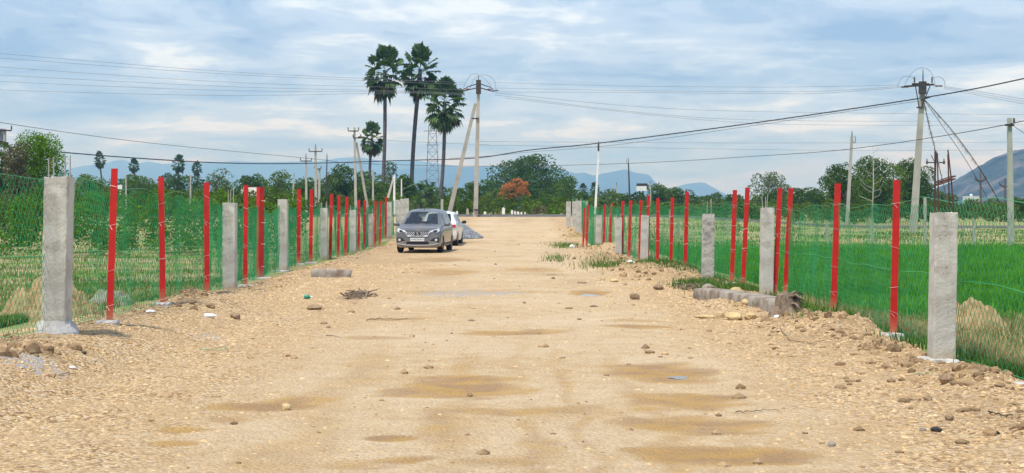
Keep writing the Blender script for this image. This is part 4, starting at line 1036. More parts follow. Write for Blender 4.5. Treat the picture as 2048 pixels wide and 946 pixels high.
# ------------------------------------------------------------------ wires
def span(name, pts, rad, label, mat, group=None, n=None, twist=0.0, cat='wire'):
    """pts: (px, py, D); smooth curve through them"""
    P = [at(*q) for q in pts]
    out = []
    for i in range(len(P) - 1):
        p0, p1, p2, p3 = P[max(i - 1, 0)], P[i], P[i + 1], P[min(i + 2, len(P) - 1)]
        m_ = n or 10
        for k_ in range(m_):
            t_ = k_ / m_
            out.append(0.5 * ((2 * p1) + (p2 - p0) * t_ + (2 * p0 - 5 * p1 + 4 * p2 - p3) * t_ ** 2 + (3 * p1 - p0 - 3 * p2 + p3) * t_ ** 3))
    out.append(P[-1])
    b_ = B()
    if twist:
        for ph in (0, 2.1, 4.2):
            q2 = []
            for i, q in enumerate(out):
                a = i * 1.05 + ph; q2.append(q + Vector((0, math.cos(a), math.sin(a))) * twist)
            b_.tube(q2, rad, 5)
    else: b_.tube(out, rad, 5)
    o = b_.thing(name, mat, out[0], label, cat, group)
    return o
span('bundled_cable', [(2200, 118, 76), (2048, 157, 82), (1850, 195, 88), (1500, 247, 98), (1200, 286, 108), (1060, 300, 112), (950, 316, 114), (800, 321, 118), (600, 327, 118), (450, 326, 112), (300, 318, 105), (130, 305, 98), (-60, 286, 92)], .019, 'thick twisted black cable sagging across the whole view', M_cable, None, 40, .024, 'cable')
span('overhead_wire', [(1850, 200, 88), (1300, 281, 104), (1150, 297, 109), (1060, 304, 112), (990, 311, 113), (900, 317, 114)], .012, 'thin slack wire running just beside the thick twisted cable', M_cable, None, 12)
span('overhead_wire', [(2200, 190, 60), (2019, 248, 66), (1700, 298, 90), (1500, 313, 105), (1300, 325, 118), (1100, 331, 130), (900, 332, 138), (700, 326, 140), (640, 319, 145), (450, 301, 130), (300, 286, 118), (150, 267, 106), (0, 245, 98), (-90, 232, 94)], .019, 'single dark wire sagging low from the right edge pole to the left edge', M_cable, None, 12)
span('overhead_wire', [(2024, 250, 66), (2048, 266, 60), (2120, 316, 48)], .014, 'short wire dropping right from the right edge pole', M_cable)
GW = 'thin lines left of the strutted pole'
names_ = ['uppermost', 'second', 'third', 'fourth', 'fifth', 'lowest']
for i, (y0, y1, y2) in enumerate([(107, 143, 160), (116, 148, 164), (134, 164, 175), (150, 173, 182), (163, 181, 184), (180, 191, 186)]):
    span('power_line', [(-80, y0 - 7, 92), (0, y0, 94), (450, y1, 99), (800, y2, 102), (930, y2 + 5, 104)], .010, f'{names_[i]} of the thin lines running left from the strutted pole', M_alu, GW, 10)
for i, (y0, ym, y1) in enumerate([(165, 173, 170), (176, 182, 173), (184, 186, 175)]):
    span('power_line', [(988, y0, 104), (1250, ym - 1, 99), (1500, ym + 1, 95), (1650, ym, 92), (1800, y1, 88)], .010, f'{["upper", "middle", "lower"][i]} of the thin lines between the two tall poles', M_alu, 'thin lines between the tall poles', 10)
for i, (y1, y2) in enumerate([(196, 210), (201, 218), (206, 226)]):
    span('power_line', [(1888, 173 + i * 2, 88), (1970, 185 + i * 4, 84), (2048, y1 + 2, 80), (2140, y2, 76)], .010, f'{["upper", "middle", "lower"][i]} of the thin lines leaving the tall pole rightwards', M_alu, 'thin lines right of the tall pole', 8)
for i, (x0, y0, x1, y1, x2, y2) in enumerate([(990, 186, 1400, 220, 2100, 230), (990, 190, 1450, 238, 2100, 242), (1010, 196, 1500, 246, 2100, 250), (960, 283, 1500, 286, 2100, 284), (960, 290, 1600, 300, 2100, 300)]):
    span('power_line', [(x0, y0, 150), (x1, y1, 175), (x2, y2, 170)], .016, f'{["highest", "second", "middle", "fourth", "lowest"][i]} of the faint far lines crossing behind the tall right pole', M_alu, 'faint far lines', 14)
span('power_line', [(774, 281, 160), (880, 286, 165), (980, 290, 170)], .014, 'faint line crossing behind the three tall palms', M_alu)
# creeper-hung stays from the tall right pole
r = np.random.default_rng(88)
for i, (pts, lab) in enumerate([([(1850, 200, 88), (1905, 262, 88.5), (1955, 330, 89), (2000, 405, 90)], 'ragged creeper-hung cable slanting down right from the tall pole'), ([(1850, 202, 88), (1880, 245, 88.5), (1925, 310, 89), (1962, 372, 90), (1985, 420, 90)], 'thinner inner cable slanting down right from the tall pole'), ([(1848, 205, 88), (1858, 250, 90), (1868, 290, 92), (1880, 340, 94), (1893, 395, 96)], 'creeper-hung cable dropping steeply beside the tall pole')]):
    o = span('guy_cable', pts, .022 if i != 1 else .016, lab, M_cable, None, 10, 0, 'cable')
    if i != 1:
        V, F = [], []
        P = [at(*q) for q in pts]
        for k_ in range(240):
            t_ = r.random() * (len(P) - 1); j = int(t_); q = P[j].lerp(P[j + 1], t_ - j)
            L = r.uniform(.08, .3); d = Vector((r.normal() * .3 - (.35 if i == 0 else 0), r.normal() * .3, -abs(r.normal()) * .9 - .1)).normalized() * L; s_ = Vector((.015, 0, .01))
            o_ = len(V); V += [q - s_, q + s_, q + d]; F.append((o_, o_ + 1, o_ + 2))
        b1 = B(); b1.add(V, F); me = b1.mesh('creeper', False, o.location); link('creeper', me, M_root, o)

# ------------------------------------------------------------------ cars
def paint(name, c, metal, rough=0.32):
    m, t, p = base_mat(name, rough, 0.5, metal)
    tcn = t.nodes.new('ShaderNodeTexCoord')
    dirt = ramp(t, noise(t, tcn.outputs['Object'], 2.5, 6, 0.65), [(0.45, 0.0), (0.75, 0.35)])
    sp_ = t.nodes.new('ShaderNodeSeparateXYZ'); t.links.new(tcn.outputs['Object'], sp_.inputs[0])
    low = ramp(t, sp_.outputs[2], [(0.2, 0.55), (0.6, 0.0)])          # road dust thrown up on the sills
    t.links.new(mixc(t, math_node(t, 'ADD', dirt, low, True), c, (0.42, 0.33, 0.22)), p.inputs['Base Color'])
    p.inputs['Coat Weight'].default_value = 0.5; p.inputs['Coat Roughness'].default_value = 0.06
    return m
M_grey = paint('grey_car_paint', (0.11, 0.108, 0.108), 0.2)
M_whitecar = paint('white_car_paint', (0.76, 0.76, 0.75), 0.0)
M_blackpl = nmat('black_plastic', (0.012, 0.012, 0.013), (0.022, 0.022, 0.023), 6, 0.5, 0.4)
M_tyre = nmat('tyre_rubber', (0.018, 0.017, 0.016), (0.05, 0.042, 0.034), 5, 0.85, 0.2)
M_rim = nmat('alloy', (0.38, 0.38, 0.39), (0.5, 0.5, 0.5), 5, 0.35, 0.5, 0.8)
M_chrome = nmat('chrome', (0.75, 0.76, 0.78), (0.82, 0.83, 0.85), 4, 0.12, 0.5, 1.0)
M_silver = nmat('silver_trim', (0.42, 0.43, 0.45), (0.5, 0.5, 0.52), 4, 0.35, 0.5, 0.5)
M_redlens = nmat('red_lens', (0.55, 0.015, 0.03), (0.65, 0.03, 0.05), 5, 0.15, 0.5, coat=.5)
M_lens = nmat('lamp_glass', (0.50, 0.54, 0.58), (0.66, 0.69, 0.72), 8, 0.08, 0.6, coat=1.0)
M_plate = nmat('number_plate_white', (0.78, 0.78, 0.77), (0.84, 0.84, 0.83), 5, 0.4, 0.4)
M_ink = nmat('black_lettering', (0.02, 0.02, 0.02), (0.03, 0.03, 0.03), 5, 0.6, 0.3)
M_seat = nmat('seat_fabric', (0.10, 0.10, 0.105), (0.16, 0.155, 0.15), 10, 0.9, 0.2)
m, t, p = base_mat('car_glass', 0.02, 0.5)
tb = t.nodes.new('ShaderNodeBsdfTransparent'); tb.inputs[0].default_value = (0.62, 0.68, 0.66, 1)
gb = t.nodes.new('ShaderNodeBsdfGlossy'); gb.inputs['Roughness'].default_value = 0.03
fr = t.nodes.new('ShaderNodeFresnel'); fr.inputs[0].default_value = 1.6
mx = t.nodes.new('ShaderNodeMixShader'); t.links.new(math_node(t, 'ADD', fr.outputs[0], 0.03, True), mx.inputs[0]); t.links.new(tb.outputs[0], mx.inputs[1]); t.links.new(gb.outputs[0], mx.inputs[2])
t.links.new(mx.outputs[0], t.nodes['Material Output'].inputs['Surface'])
M_glass = m

def text_mesh(txt, size, depth=0.002):
    cu = bpy.data.curves.new('t', 'FONT'); cu.body = txt; cu.size = size; cu.extrude = depth; cu.align_x = 'CENTER'; cu.align_y = 'CENTER'
    ob = bpy.data.objects.new('t', cu); col.objects.link(ob)
    dg = bpy.context.evaluated_depsgraph_get(); me = bpy.data.meshes.new_from_object(ob.evaluated_get(dg))
    bpy.data.objects.remove(ob); return me

def build_car(root, ST, wheels, glass_x, ws, rw, pm, L, bowf=.24, bowr=.14):
    """ST: x, zb, w, belt, wg, zr, zt (x=0 is the front bumper)"""
    ST = np.array(ST, float); xs0 = ST[:, 0]
    WR = 0.315
    def dfm(P):
        x, y, z = P
        kf = max(0, 1 - x / 0.9); kr = max(0, 1 - (L - x) / 0.5)
        x2 = x + kf * (bowf * (abs(y) / .85) ** 2.6 + 0.14 * max(0, min(1, (z - .5) / .45)) ** 1.3) - kr * bowr * (abs(y) / .8) ** 2.6
        return (x2, y, z)
    def ring(x):
        zb, w_, belt, wg, zr_, zt_ = [np.interp(x, xs0, ST[:, k_]) for k_ in range(1, 7)]
        return [(0, zb), (.8 * w_, zb), (.95 * w_, zb + .06), (.995 * w_, zb + .22), (w_, zb + .42), (.985 * w_, belt - .1), (.945 * w_, belt), (wg, zr_), (wg * .87, zr_ + (zt_ - zr_) * .55), (wg * .45, zt_ - (zt_ - zr_) * .08), (0, zt_)]
    # breakpoints
    us = set(np.round(np.arange(0, L + 1e-6, 0.09), 3).tolist()) | {L}
    for a, b2 in glass_x: us |= {a, b2}
    us |= set(ws) | set(rw) | set(xs0.tolist()); us = sorted(us)
    us = [u_ for i, u_ in enumerate(us) if i == 0 or u_ - us[i - 1] > 0.004]
    vb = [0, .5, 1, 1.5, 2, 2.5, 3, 3.5, 4, 4.5, 5, 5.5, 6, 6.1, 6.5, 6.88, 7, 7.5, 8, 8.12, 8.6, 9, 9.5, 10]
    G = np.zeros((len(us), len(vb), 3))
    for i, u_ in enumerate(us):
        rg = ring(u_)
        for j, v_ in enumerate(vb):
            k_ = min(int(v_), 9); f_ = v_ - k_
            y = rg[k_][0] * (1 - f_) + rg[k_ + 1][0] * f_; z = rg[k_][1] * (1 - f_) + rg[k_ + 1][1] * f_
            if v_ >= .5 and v_ < 5.5:
                for wx in wheels:
                    dx = abs(u_ - wx); Ra = WR + .05
                    if dx < Ra: z = max(z, .30 + math.sqrt(Ra * Ra - dx * dx))
            G[i, j] = dfm((u_, y, z))
    parts = {}
    def put(key, quad):
        parts.setdefault(key, []).append(quad)
    for i in range(len(us) - 1):
        um = (us[i] + us[i + 1]) / 2
        for j in range(len(vb) - 1):
            vm = (vb[j] + vb[j + 1]) / 2; key = 'body'
            for gi, (a, b2) in enumerate(glass_x):
                if a < um < b2 and 6.1 < vm < 6.88: key = ('side', gi)
            if ws[0] < um < ws[1] and vm > 8.12: key = 'windscreen'
            if rw[0] < um < rw[1] and vm > 8.12: key = 'rear'
            for s_ in (1, -1):
                q = [G[i, j], G[i + 1, j], G[i + 1, j + 1], G[i, j + 1]]
                q = [(a_[0], a_[1] * s_, a_[2]) for a_ in q]
                if s_ < 0: q = q[::-1]
                put(key if not isinstance(key, tuple) else (*key, s_), q)
    for (ii, flip) in ((0, 1), (len(us) - 1, -1)):                     # end caps
        for j in range(len(vb) - 1):
            for s_ in (1, -1):
                for k_ in range(4):
                    f0, f1 = k_ / 4, (k_ + 1) / 4
                    q = []
                    for (jj, f_) in ((j, f0), (j, f1), (j + 1, f1), (j + 1, f0)):
                        y, z = G[ii, jj, 1] * f_, G[ii, jj, 2]
                        q.append(dfm((us[ii], y * s_, z)))
                    put('body', q)
    def mk(quads, name, mat, smooth=True):
        b_ = B()
        for q in quads: b_.add(q, [(0, 1, 2, 3)])
        me = b_.mesh(name, smooth)
        bm = bmesh.new(); bm.from_mesh(me); bmesh.ops.remove_doubles(bm, verts=bm.verts, dist=0.002); bmesh.ops.recalc_face_normals(bm, faces=bm.faces)
        for e in bm.edges:
            if len(e.link_faces) == 2 and e.calc_face_angle(0) > 0.6: e.smooth = False
        bm.to_mesh(me); bm.free()
        return link(name, me, mat, root)
    mk(parts['body'], 'body', pm)
    mk(parts['windscreen'], 'windscreen', M_glass)
    if 'rear' in parts: mk(parts['rear'], 'rear_window', M_glass)
    for k_, q in parts.items():
        if isinstance(k_, tuple): mk(q, 'side_window', M_glass)
    # wheels
    for wx in wheels:
        for s_ in (1, -1):
            yc = s_ * (np.interp(wx, xs0, ST[:, 2]) - .11)
            b_ = B(); R0 = .315
            b_.lathe((wx, yc, R0), [(.19, -.09), (.27, -.10), (.30, -.085), (R0, -.06), (R0, .06), (.30, .085), (.27, .10), (.19, .09)], 28, 'y')
            ty = b_.local('wheel', M_tyre, root, True)
            b2 = B()
            for k_ in range(5):
                a = k_ * 2 * math.pi / 5
                b2.beam((wx, yc + s_ * .07, R0), (wx + .19 * math.cos(a), yc + s_ * .06, R0 + .19 * math.sin(a)), .07, .03, .055, .03, (0, 1, 0))
            b2.lathe((wx, yc + s_ * .05, R0), [(.16, -.02), (.20, .02), (.20, -.02), (.205, -.04)], 24, 'y'); b2.lathe((wx, yc + s_ * .02, R0), [(0, 0), (.19, 0)], 20, 'y')
            b2.local('rim', M_rim, ty)
    # dark underbody and cabin
    B().box((L / 2, 0, .27), (L - .7, 1.2, .12)).local('underbody', M_blackpl, root)
    dfx = dfm
    return dfx
def fpatch(dfx, outline, off, depth, L=None, x0=0.0, rear=False):
    """thin solid following the nose (or tail): outline in (y, z)"""
    V = []; n = len(outline)
    for dd in (off, off - depth):
        for (y, z) in outline:
            q = dfx((x0, y, z)); V.append((q[0] + (dd if rear else -dd), y, z))
    F = [tuple(range(n)), tuple(range(2 * n - 1, n - 1, -1))] + [(i, n + i, n + (i + 1) % n, (i + 1) % n) for i in range(n)]
    return B().add(V, F)

def fstrip(dfx, rows, off, x0=0.0, rear=False, n=12):
    """panel that follows the bowed nose: rows of (z, half width)"""
    V = []; F = []
    for (z, hw_) in rows:
        for i in range(n + 1):
            y = -hw_ + 2 * hw_ * i / n; q = dfx((x0, y, z)); V.append((q[0] + (off if rear else -off), y, z))
    for j in range(len(rows) - 1):
        for i in range(n):
            a = j * (n + 1) + i; F.append((a, a + 1, a + n + 2, a + n + 1))
    return B().add(V, F)
M_brite = nmat('bright_trim', (0.62, 0.63, 0.65), (0.72, 0.73, 0.75), 4, 0.25, 0.5, 0.25)
MPV = [(0.00, .23, .80, .80, .72, .83, .87), (0.10, .20, .845, .88, .78, .90, .935), (0.5, .19, .865, .955, .80, .975, 1.02), (0.98, .19, .868, 1.0, .79, 1.03, 1.075), (1.78, .19, .868, 1.02, .645, 1.47, 1.555), (2.05, .19, .868, 1.025, .645, 1.535, 1.625),
       (2.6, .19, .868, 1.035, .645, 1.56, 1.66), (3.4, .19, .868, 1.045, .64, 1.55, 1.65), (4.0, .20, .855, 1.05, .615, 1.49, 1.60), (4.28, .24, .84, 1.04, .70, 1.06, 1.10), (4.39, .30, .80, .95, .68, .98, 1.0)]
gpos = hit(834, 507)
carA = empty('parked_car', (gpos.x, gpos.y + 0.2, zr(gpos.x, gpos.y + 1.5) - 0.01), 'dark grey people carrier facing the camera, parked beside the left fence', 'car', rz=R(90 - 4.5))
# local +x runs from the nose to the tail; wheelbase centred on the root
dfx = build_car(carA, MPV, [0.84, 3.58], [(1.5, 2.22), (2.30, 3.12), (3.20, 3.86)], (1.0, 1.76), (4.03, 4.25), M_grey, 4.39)
for s_ in (1, -1):
    hl = fpatch(dfx, [(s_ * y, z) for y, z in [(.41, .795), (.50, .845), (.64, .885), (.775, .93), (.80, .87), (.785, .80), (.70, .765), (.52, .785)]], .012, .05).local('headlight', M_lens, carA)
    B_ = fpatch(dfx, [(s_ * y, z) for y, z in [(.55, .79), (.60, .845), (.70, .865), (.72, .80), (.66, .78)]], .016, .02); B_.local('lamp_unit', M_blackpl, hl)
    fh = fpatch(dfx, [(s_ * y, z) for y, z in [(.46, .47), (.62, .575), (.77, .58), (.79, .50), (.77, .40), (.70, .42)]], .008, .03).local('fog_lamp_recess', M_blackpl, carA)
    b_ = B(); q = dfx((0, s_ * .685, .49)); b_.lathe((q[0] - .02, s_ * .685, .49), [(0, -.012), (.05, -.008), (.055, .02)], 16, 'x'); b_.local('fog_lamp', M_lens, fh)
    fpatch(dfx, [(s_ * y, z) for y, z in [(.42, .44), (.46, .45), (.76, .37), (.76, .345)]], .014, .03).local('bumper_blade', M_silver, carA)
    # mirrors
    q = dfx((1.25, s_ * .87, 1.02)); b_ = B()
    P, F = ICO2; b_.add(np.sign(P) * np.abs(P) ** .6 * np.array((.06, .11, .065)) + np.array((1.22, s_ * .98, 1.06)), F); mi = b_.local('wing_mirror', M_grey, carA, True)
    B().beam((1.26, s_ * .84, 1.02), (1.23, s_ * .93, 1.03), .06, .04).local('mirror_arm', M_blackpl, mi)
    B().beam((2.55, s_ * .885, .93), (2.75, s_ * .885, .935), .025, .02).local('door_handle', M_chrome, carA)
    B().beam((1.72, s_ * .885, .925), (1.92, s_ * .885, .93), .025, .02).local('door_handle', M_chrome, carA)
    B().beam((.98, s_ * .865, .32), (3.4, s_ * .865, .32), .04, .08).local('side_sill', M_blackpl, carA)
gr = fstrip(dfx, [(.645, .37), (.69, .395), (.74, .42), (.80, .46)], .012).local('grille', M_blackpl, carA)
ch = B()
fr_ = [(-.47, .785), (-.42, .73), (-.375, .635), (.375, .635), (.42, .73), (.47, .785)]
ch.tube([(dfx((0, y, z))[0] - .022, y, z) for y, z in fr_], .016, 6); ch.local('chrome_surround', M_brite, gr)
for s_ in (1, -1):
    for row, z in enumerate((.67, .715, .76)):
        for k_ in range(4):
            y0 = .10 + k_ * .085 + (row % 2) * .03
            if y0 + .06 > .44 - (0.76 - z) * .55: continue
            q = dfx((0, s_ * y0, z))[0]
            B().beam((q - .02, s_ * y0, z - .016), (q - .02, s_ * (y0 + .065), z + .02), .022, .022).local('grille_bar', M_brite, gr)
em = text_mesh('S', .17, .006); o = link('emblem', em, M_brite, gr, (dfx((0, 0, .72))[0] - .03, 0, .72)); o.rotation_euler = (R(90), 0, R(-90))
pl = B().box((dfx((0, 0, .5))[0] - .022, 0, .505), (.014, .52, .115)).local('number_plate', M_plate, carA)
tm = text_mesh('AP40CB0433', .088, .001); o = link('plate_lettering', tm, M_ink, pl, (dfx((0, 0, .5))[0] - .031, 0, .505)); o.rotation_euler = (R(90), 0, R(-90))
fstrip(dfx, [(.31, .44), (.37, .42), (.43, .40)], .008).local('lower_intake', M_blackpl, carA)
b_ = B(); b_.tube([(dfx((0, y, .29))[0] - .012, y, .29 + .06 * (abs(y) / .78) ** 3) for y in np.linspace(-.78, .78, 15)], .022, 6); b_.local('skid_strip', M_silver, carA)
b_ = B(); b_.beam((1.005, -.35, 1.09), (1.06, .12, 1.115), .02, .02); b_.beam((1.0, .1, 1.09), (1.09, .5, 1.10), .02, .02); b_.local('wiper', M_blackpl, carA)
B().tube([(1.95, 0, 1.60), (2.06, 0, 1.74)], [.012, .006], 5).local('aerial', M_blackpl, carA)
def seat(root, x, y, back=-1):
    b_ = B(); P, F = ICO2
    b_.add(P * np.array((.10, .24, .34)) + np.array((x, y, .86)), F); b_.add(P * np.array((.07, .14, .11)) + np.array((x + .02, y, 1.24)), F); b_.add(P * np.array((.27, .25, .10)) + np.array((x - .26 * -back, y, .58)), F)
    b_.local('seat', M_seat, root, True)
for (x, y) in ((2.15, .36), (2.15, -.36), (3.0, .36), (3.0, -.36)): seat(carA, x, y, -1)
B().box((1.32, 0, .86), (.42, 1.35, .26)).local('dashboard', M_blackpl, carA)
b_ = B(); b_.add([(1.62 + .04 * math.sin(a), -.36 + .18 * math.cos(a), 1.0 + .18 * math.sin(a)) for a in np.linspace(0, 6.28, 16)], []); b_.v = []
b_.tube([(1.60 + .06 * math.sin(a), -.36 + .18 * math.cos(a), .98 + .17 * math.sin(a)) for a in np.linspace(0, 6.2832, 17)], .016, 6); b_.local('steering_wheel', M_blackpl, carA)
carA.location = carA.location  # nose sits 0.2 m beyond the measured tyre line

HB = [(0.00, .24, .72, .76, .64, .79, .83), (0.10, .21, .76, .86, .70, .88, .92), (0.5, .20, .785, .93, .73, .955, 1.0), (0.85, .20, .79, .965, .72, .99, 1.04), (1.5, .20, .79, .985, .60, 1.37, 1.44), (1.85, .20, .79, 1.0, .60, 1.43, 1.52),
      (2.6, .20, .79, 1.02, .60, 1.43, 1.53), (3.2, .20, .785, 1.04, .585, 1.36, 1.46), (3.52, .24, .775, 1.03, .66, 1.03, 1.07), (3.68, .28, .755, .93, .64, .95, .97)]
wpos = hit(905, 492)
carW = empty('parked_car', ((877 - CX) / FOC * 64.5, 64.5, 0), 'white hatchback seen from behind, half hidden by the grey car', 'car', rz=R(-90 - 3.0))
carW.location.z = zr(carW.location.x, 63.5) - .005
# nose points away from the camera: root at the tail, bodies shifted so that the tail sits on the root
dfw = build_car(carW, HB, [0.72, 3.02], [(1.25, 1.9), (1.98, 2.75), (2.83, 3.12)], (0.87, 1.48), (3.22, 3.50), M_whitecar, 3.68)
for s_ in (1, -1):
    tl = fpatch(dfw, [(s_ * y, z) for y, z in [(.50, .92), (.72, .95), (.735, .86), (.72, .78), (.52, .80)]], .03, .10, x0=3.66, rear=True).local('tail_light', M_redlens, carW)
    fpatch(dfw, [(s_ * y, z) for y, z in [(.52, .80), (.72, .80), (.71, .765), (.53, .77)]], .034, .10, x0=3.66, rear=True).local('indicator', M_lens, tl)
    P, F = ICO2; b_ = B(); b_.add(np.sign(P) * np.abs(P) ** .6 * np.array((.055, .10, .07)) + np.array((1.08, s_ * .89, 1.03)), F); mi = b_.local('wing_mirror', M_blackpl, carW, True)
    B().beam((1.12, s_ * .76, 1.0), (1.09, s_ * .86, 1.01), .05, .04).local('mirror_arm', M_blackpl, mi)
    B().beam((2.45, s_ * .80, .90), (2.62, s_ * .80, .905), .025, .02).local('door_handle', M_whitecar, carW)
fstrip(dfw, [(.30, .62), (.38, .63), (.46, .64)], .012, 3.68, True).local('rear_bumper_insert', M_blackpl, carW)
fpatch(dfw, [(-.24, .62), (.24, .62), (.24, .73), (-.24, .73)], .03, .03, x0=3.68, rear=True).local('number_plate', M_plate, carW)
B().tube([(2.9, 0, 1.51), (3.02, 0, 1.66)], [.01, .005], 5).local('aerial', M_blackpl, carW)
for (x, y) in ((1.75, .33), (1.75, -.33), (2.55, .33), (2.55, -.33)): seat(carW, x, y, -1)
def shift_children(root, dx):
    for ch_ in root.children: ch_.location.x += dx
shift_children(carW, -3.68)

# ------------------------------------------------------------------ crushed stone heap
pc = hit(905, 476); root = empty('gravel_heap', pc, 'grey conical heap of crushed stone behind the white car', 'gravel heap')
r = np.random.default_rng(400); n = 60; V = []; F = []
hh_ = (478 - 436) / FOC * pc.y; rd = 62 / FOC * pc.y
b_ = B(); b_.lathe(pc, [(rd * 1.05, -.1), (rd * .96, .03), (rd * .5, hh_ * .5), (rd * .12, hh_ * .92), (0.01, hh_)], 40); b_.part('core', M_gravelpile, root)
Vs, Fs = [], []
off = 0
Pi, Fi = ICO1
for k_ in range(5200):
    t_ = math.sqrt(r.random()); a = r.uniform(0, 6.283)
    c0 = np.array((t_ * rd * math.cos(a), t_ * rd * math.sin(a), hh_ * (1 - t_) * .98 + .01)) + r.normal(size=3) * .012
    q = Pi * r.uniform(.02, .05, 3) * (1 + .25 * (r.random((len(Pi), 1)) - .5)); Vs.append(q + c0); Fs.append(Fi + off); off += len(Pi)
o = link('stones', big_mesh('stones', np.concatenate(Vs), np.concatenate(Fs)), M_gravelpile, root); o['kind'] = 'stuff'

# ------------------------------------------------------------------ small stones, pebbles and clods on the road
def scatter_rocks(name, pts, sizes, mat, label, seed, src=ICO1, cat=None):
    r = np.random.default_rng(seed); Pi, Fi = src; n = len(pts); m_ = len(Pi)
    A = np.repeat(Pi[None], n, 0) * (1 + 0.5 * (r.random((n, m_, 1)) - .5))
    A = A * sizes[:, None, :]
    ca, sa = np.cos(r.uniform(0, 6.28, n)), np.sin(r.uniform(0, 6.28, n))
    ca, sa = ca[:, None], np.sqrt(1 - ca[:, None] ** 2)
    X = A[:, :, 0] * ca - A[:, :, 1] * sa; Y = A[:, :, 0] * sa + A[:, :, 1] * ca
    V = np.stack([X, Y, A[:, :, 2]], -1) + pts[:, None, :]
    F = (Fi[None] + (np.arange(n) * m_)[:, None, None]).reshape(-1, 3)
    o = link(name, big_mesh(name, V.reshape(-1, 3), F), mat); tag(o, label, cat, None, 'stuff'); return o
def road_points(n, r, ymin, ymax, xf):
    Y = ymin * (ymax / ymin) ** r.random(n); X = xf(r, n, Y)
    Z = zroad(X[None], Y[None])[2][0]
    return np.stack([X, Y, Z], -1)
r = np.random.default_rng(500)
n = 38000
P = road_points(n, r, 9.0, 45, lambda r, n, Y: np.where(r.random(n) < .42, -5.7 + np.abs(r.normal(size=n)) * 1.5, np.where(r.random(n) < .72, 4.7 - np.abs(r.normal(size=n)) * 1.3, r.uniform(-5.5, 4.6, n))))
P = P[wet_mask(P[None, :, 0], P[None, :, 1])[0] < .25 + .5 * r.random(len(P)) ** 6]; n = len(P)
sz = (0.006 + 0.017 * r.random((n, 1)) ** 2.5) * r.uniform(.6, 1.4, (n, 3)) * np.array((1.2, 1.0, .6)) * (0.7 + P[:, 1:2] / 40)
scatter_rocks('loose_gravel', P, sz, M_peb, 'fine tan gravel strewn over the dirt road', 1, OCTA)
n = 2300
P = road_points(n, r, 9.5, 75, lambda r, n, Y: np.where(r.random(n) < .35, -5.45 + r.normal(size=n) * .3, np.where(r.random(n) < .75, 4.45 - np.abs(r.normal(size=n)) * .55, r.uniform(-5.5, 4.6, n))))
sz = (0.014 + 0.05 * r.random((n, 1)) ** 4) * r.uniform(.7, 1.3, (n, 3)) * np.array((1.2, 1.0, .75))
scatter_rocks('soil_clods', P, sz, M_clod, 'crumbly brown soil clods along the road edges', 2, ICO1)
CL = []
for (px, py, sx, sy, n_) in ((1660, 652, 60, 14, 70), (1780, 695, 45, 8, 40), (1960, 760, 70, 18, 80), (1850, 725, 50, 8, 24), (390, 607, 40, 10, 60), (1290, 545, 60, 16, 90), (1210, 515, 50, 14, 90), (60, 712, 60, 9, 40), (1590, 640, 40, 10, 40), (1140, 470, 30, 8, 40)):
    X_, Y_ = hitv(px + r.normal(size=n_) * sx * .6, np.minimum(940, py + r.normal(size=n_) * sy * .6))
    CL.append(np.stack([X_, Y_, zroad(X_[None], Y_[None])[2][0]], -1))
CL = np.concatenate(CL); sz = (0.02 + 0.055 * r.random((len(CL), 1)) ** 2) * r.uniform(.7, 1.3, (len(CL), 3))
scatter_rocks('dug_soil', CL, sz, M_clod, 'heaped lumps of dug brown soil beside the fence posts', 3, ICO2)

def stone_at(px, py, wpx, hpx, mat, label, seed, cat='stone', dk=1.0, sink=.25, rz=0.0, src=ICO2, name='stone'):
    q = hit(px, py); s_ = q.y / FOC
    return rock(name, (q.x, q.y), (wpx / 2 * s_, wpx / 2 * s_ * dk, hpx / 2 * s_ * 1.15), mat, label, cat, rz, seed, sink, src)
stone_at(572, 815, 26, 17, M_ystone, 'pale yellow stone sitting in the long damp hollow on the left', 1)
stone_at(629, 621, 32, 12, M_bstone, 'flat brown stone left of the dark soil patch', 2)
stone_at(470, 640, 24, 13, M_bstone, 'orange-brown stone right of the crushed white bottle', 3)
stone_at(1270, 601, 22, 17, M_bstone, 'round brown clod alone on the right of the road', 4)
stone_at(1466, 641, 40, 19, M_ystone, 'largest of the yellow stones before the long stone beam', 5)
stone_at(1440, 637, 18, 17, M_ystone, 'small knobbly yellow stone left of the largest yellow one', 6)
stone_at(1500, 640, 28, 16, M_ystone, 'yellow stone right of the largest yellow one', 7)
stone_at(1410, 638, 50, 10, M_ystone, 'low flat yellow stone at the left of the yellow stones', 8, dk=.6)
stone_at(1494, 620, 24, 14, M_ystone, 'yellow stone leaning against the long stone beam', 9)
stone_at(1472, 592, 30, 16, M_ystone, 'brownish yellow stone lying behind the long stone beam', 10)
stone_at(1419, 586, 34, 22, M_stone, 'pointed grey boulder behind the left end of the stone beam', 11)
stone_at(1875, 866, 30, 10, M_lump, 'larger black lump on the right foreground gravel', 12, 'lump')
stone_at(1992, 872, 20, 9, M_lump, 'smaller black lump near the right edge of the foreground', 13, 'lump')
stone_at(1663, 893, 18, 13, M_stone, 'small grey stone in the right foreground', 14)
stone_at(1893, 776, 34, 22, M_bstone, 'big dark clod below the nearest right concrete post', 15, 'clod')
stone_at(1898, 845, 20, 16, M_bstone, 'reddish crumbling clod above the larger black lump', 16, 'clod')
stone_at(1845, 866, 16, 11, M_stone, 'small pebble left of the larger black lump', 17)
stone_at(2036, 778, 34, 10, M_foot, 'flat grey cement piece at the right edge', 18, 'cement piece')
stone_at(940, 790, 12, 9, M_bstone, 'small dark clod inside the middle damp hollow', 19, 'clod')
stone_at(1568, 632, 20, 13, M_wwash, 'white stone in front of the dug-up root', 20)
stone_at(1555, 640, 18, 9, M_white, 'white chalky lump left of the dug-up root', 21)
stone_at(1316, 580, 24, 14, M_bstone, 'pale brown stone on the right bank near the weeds', 22)
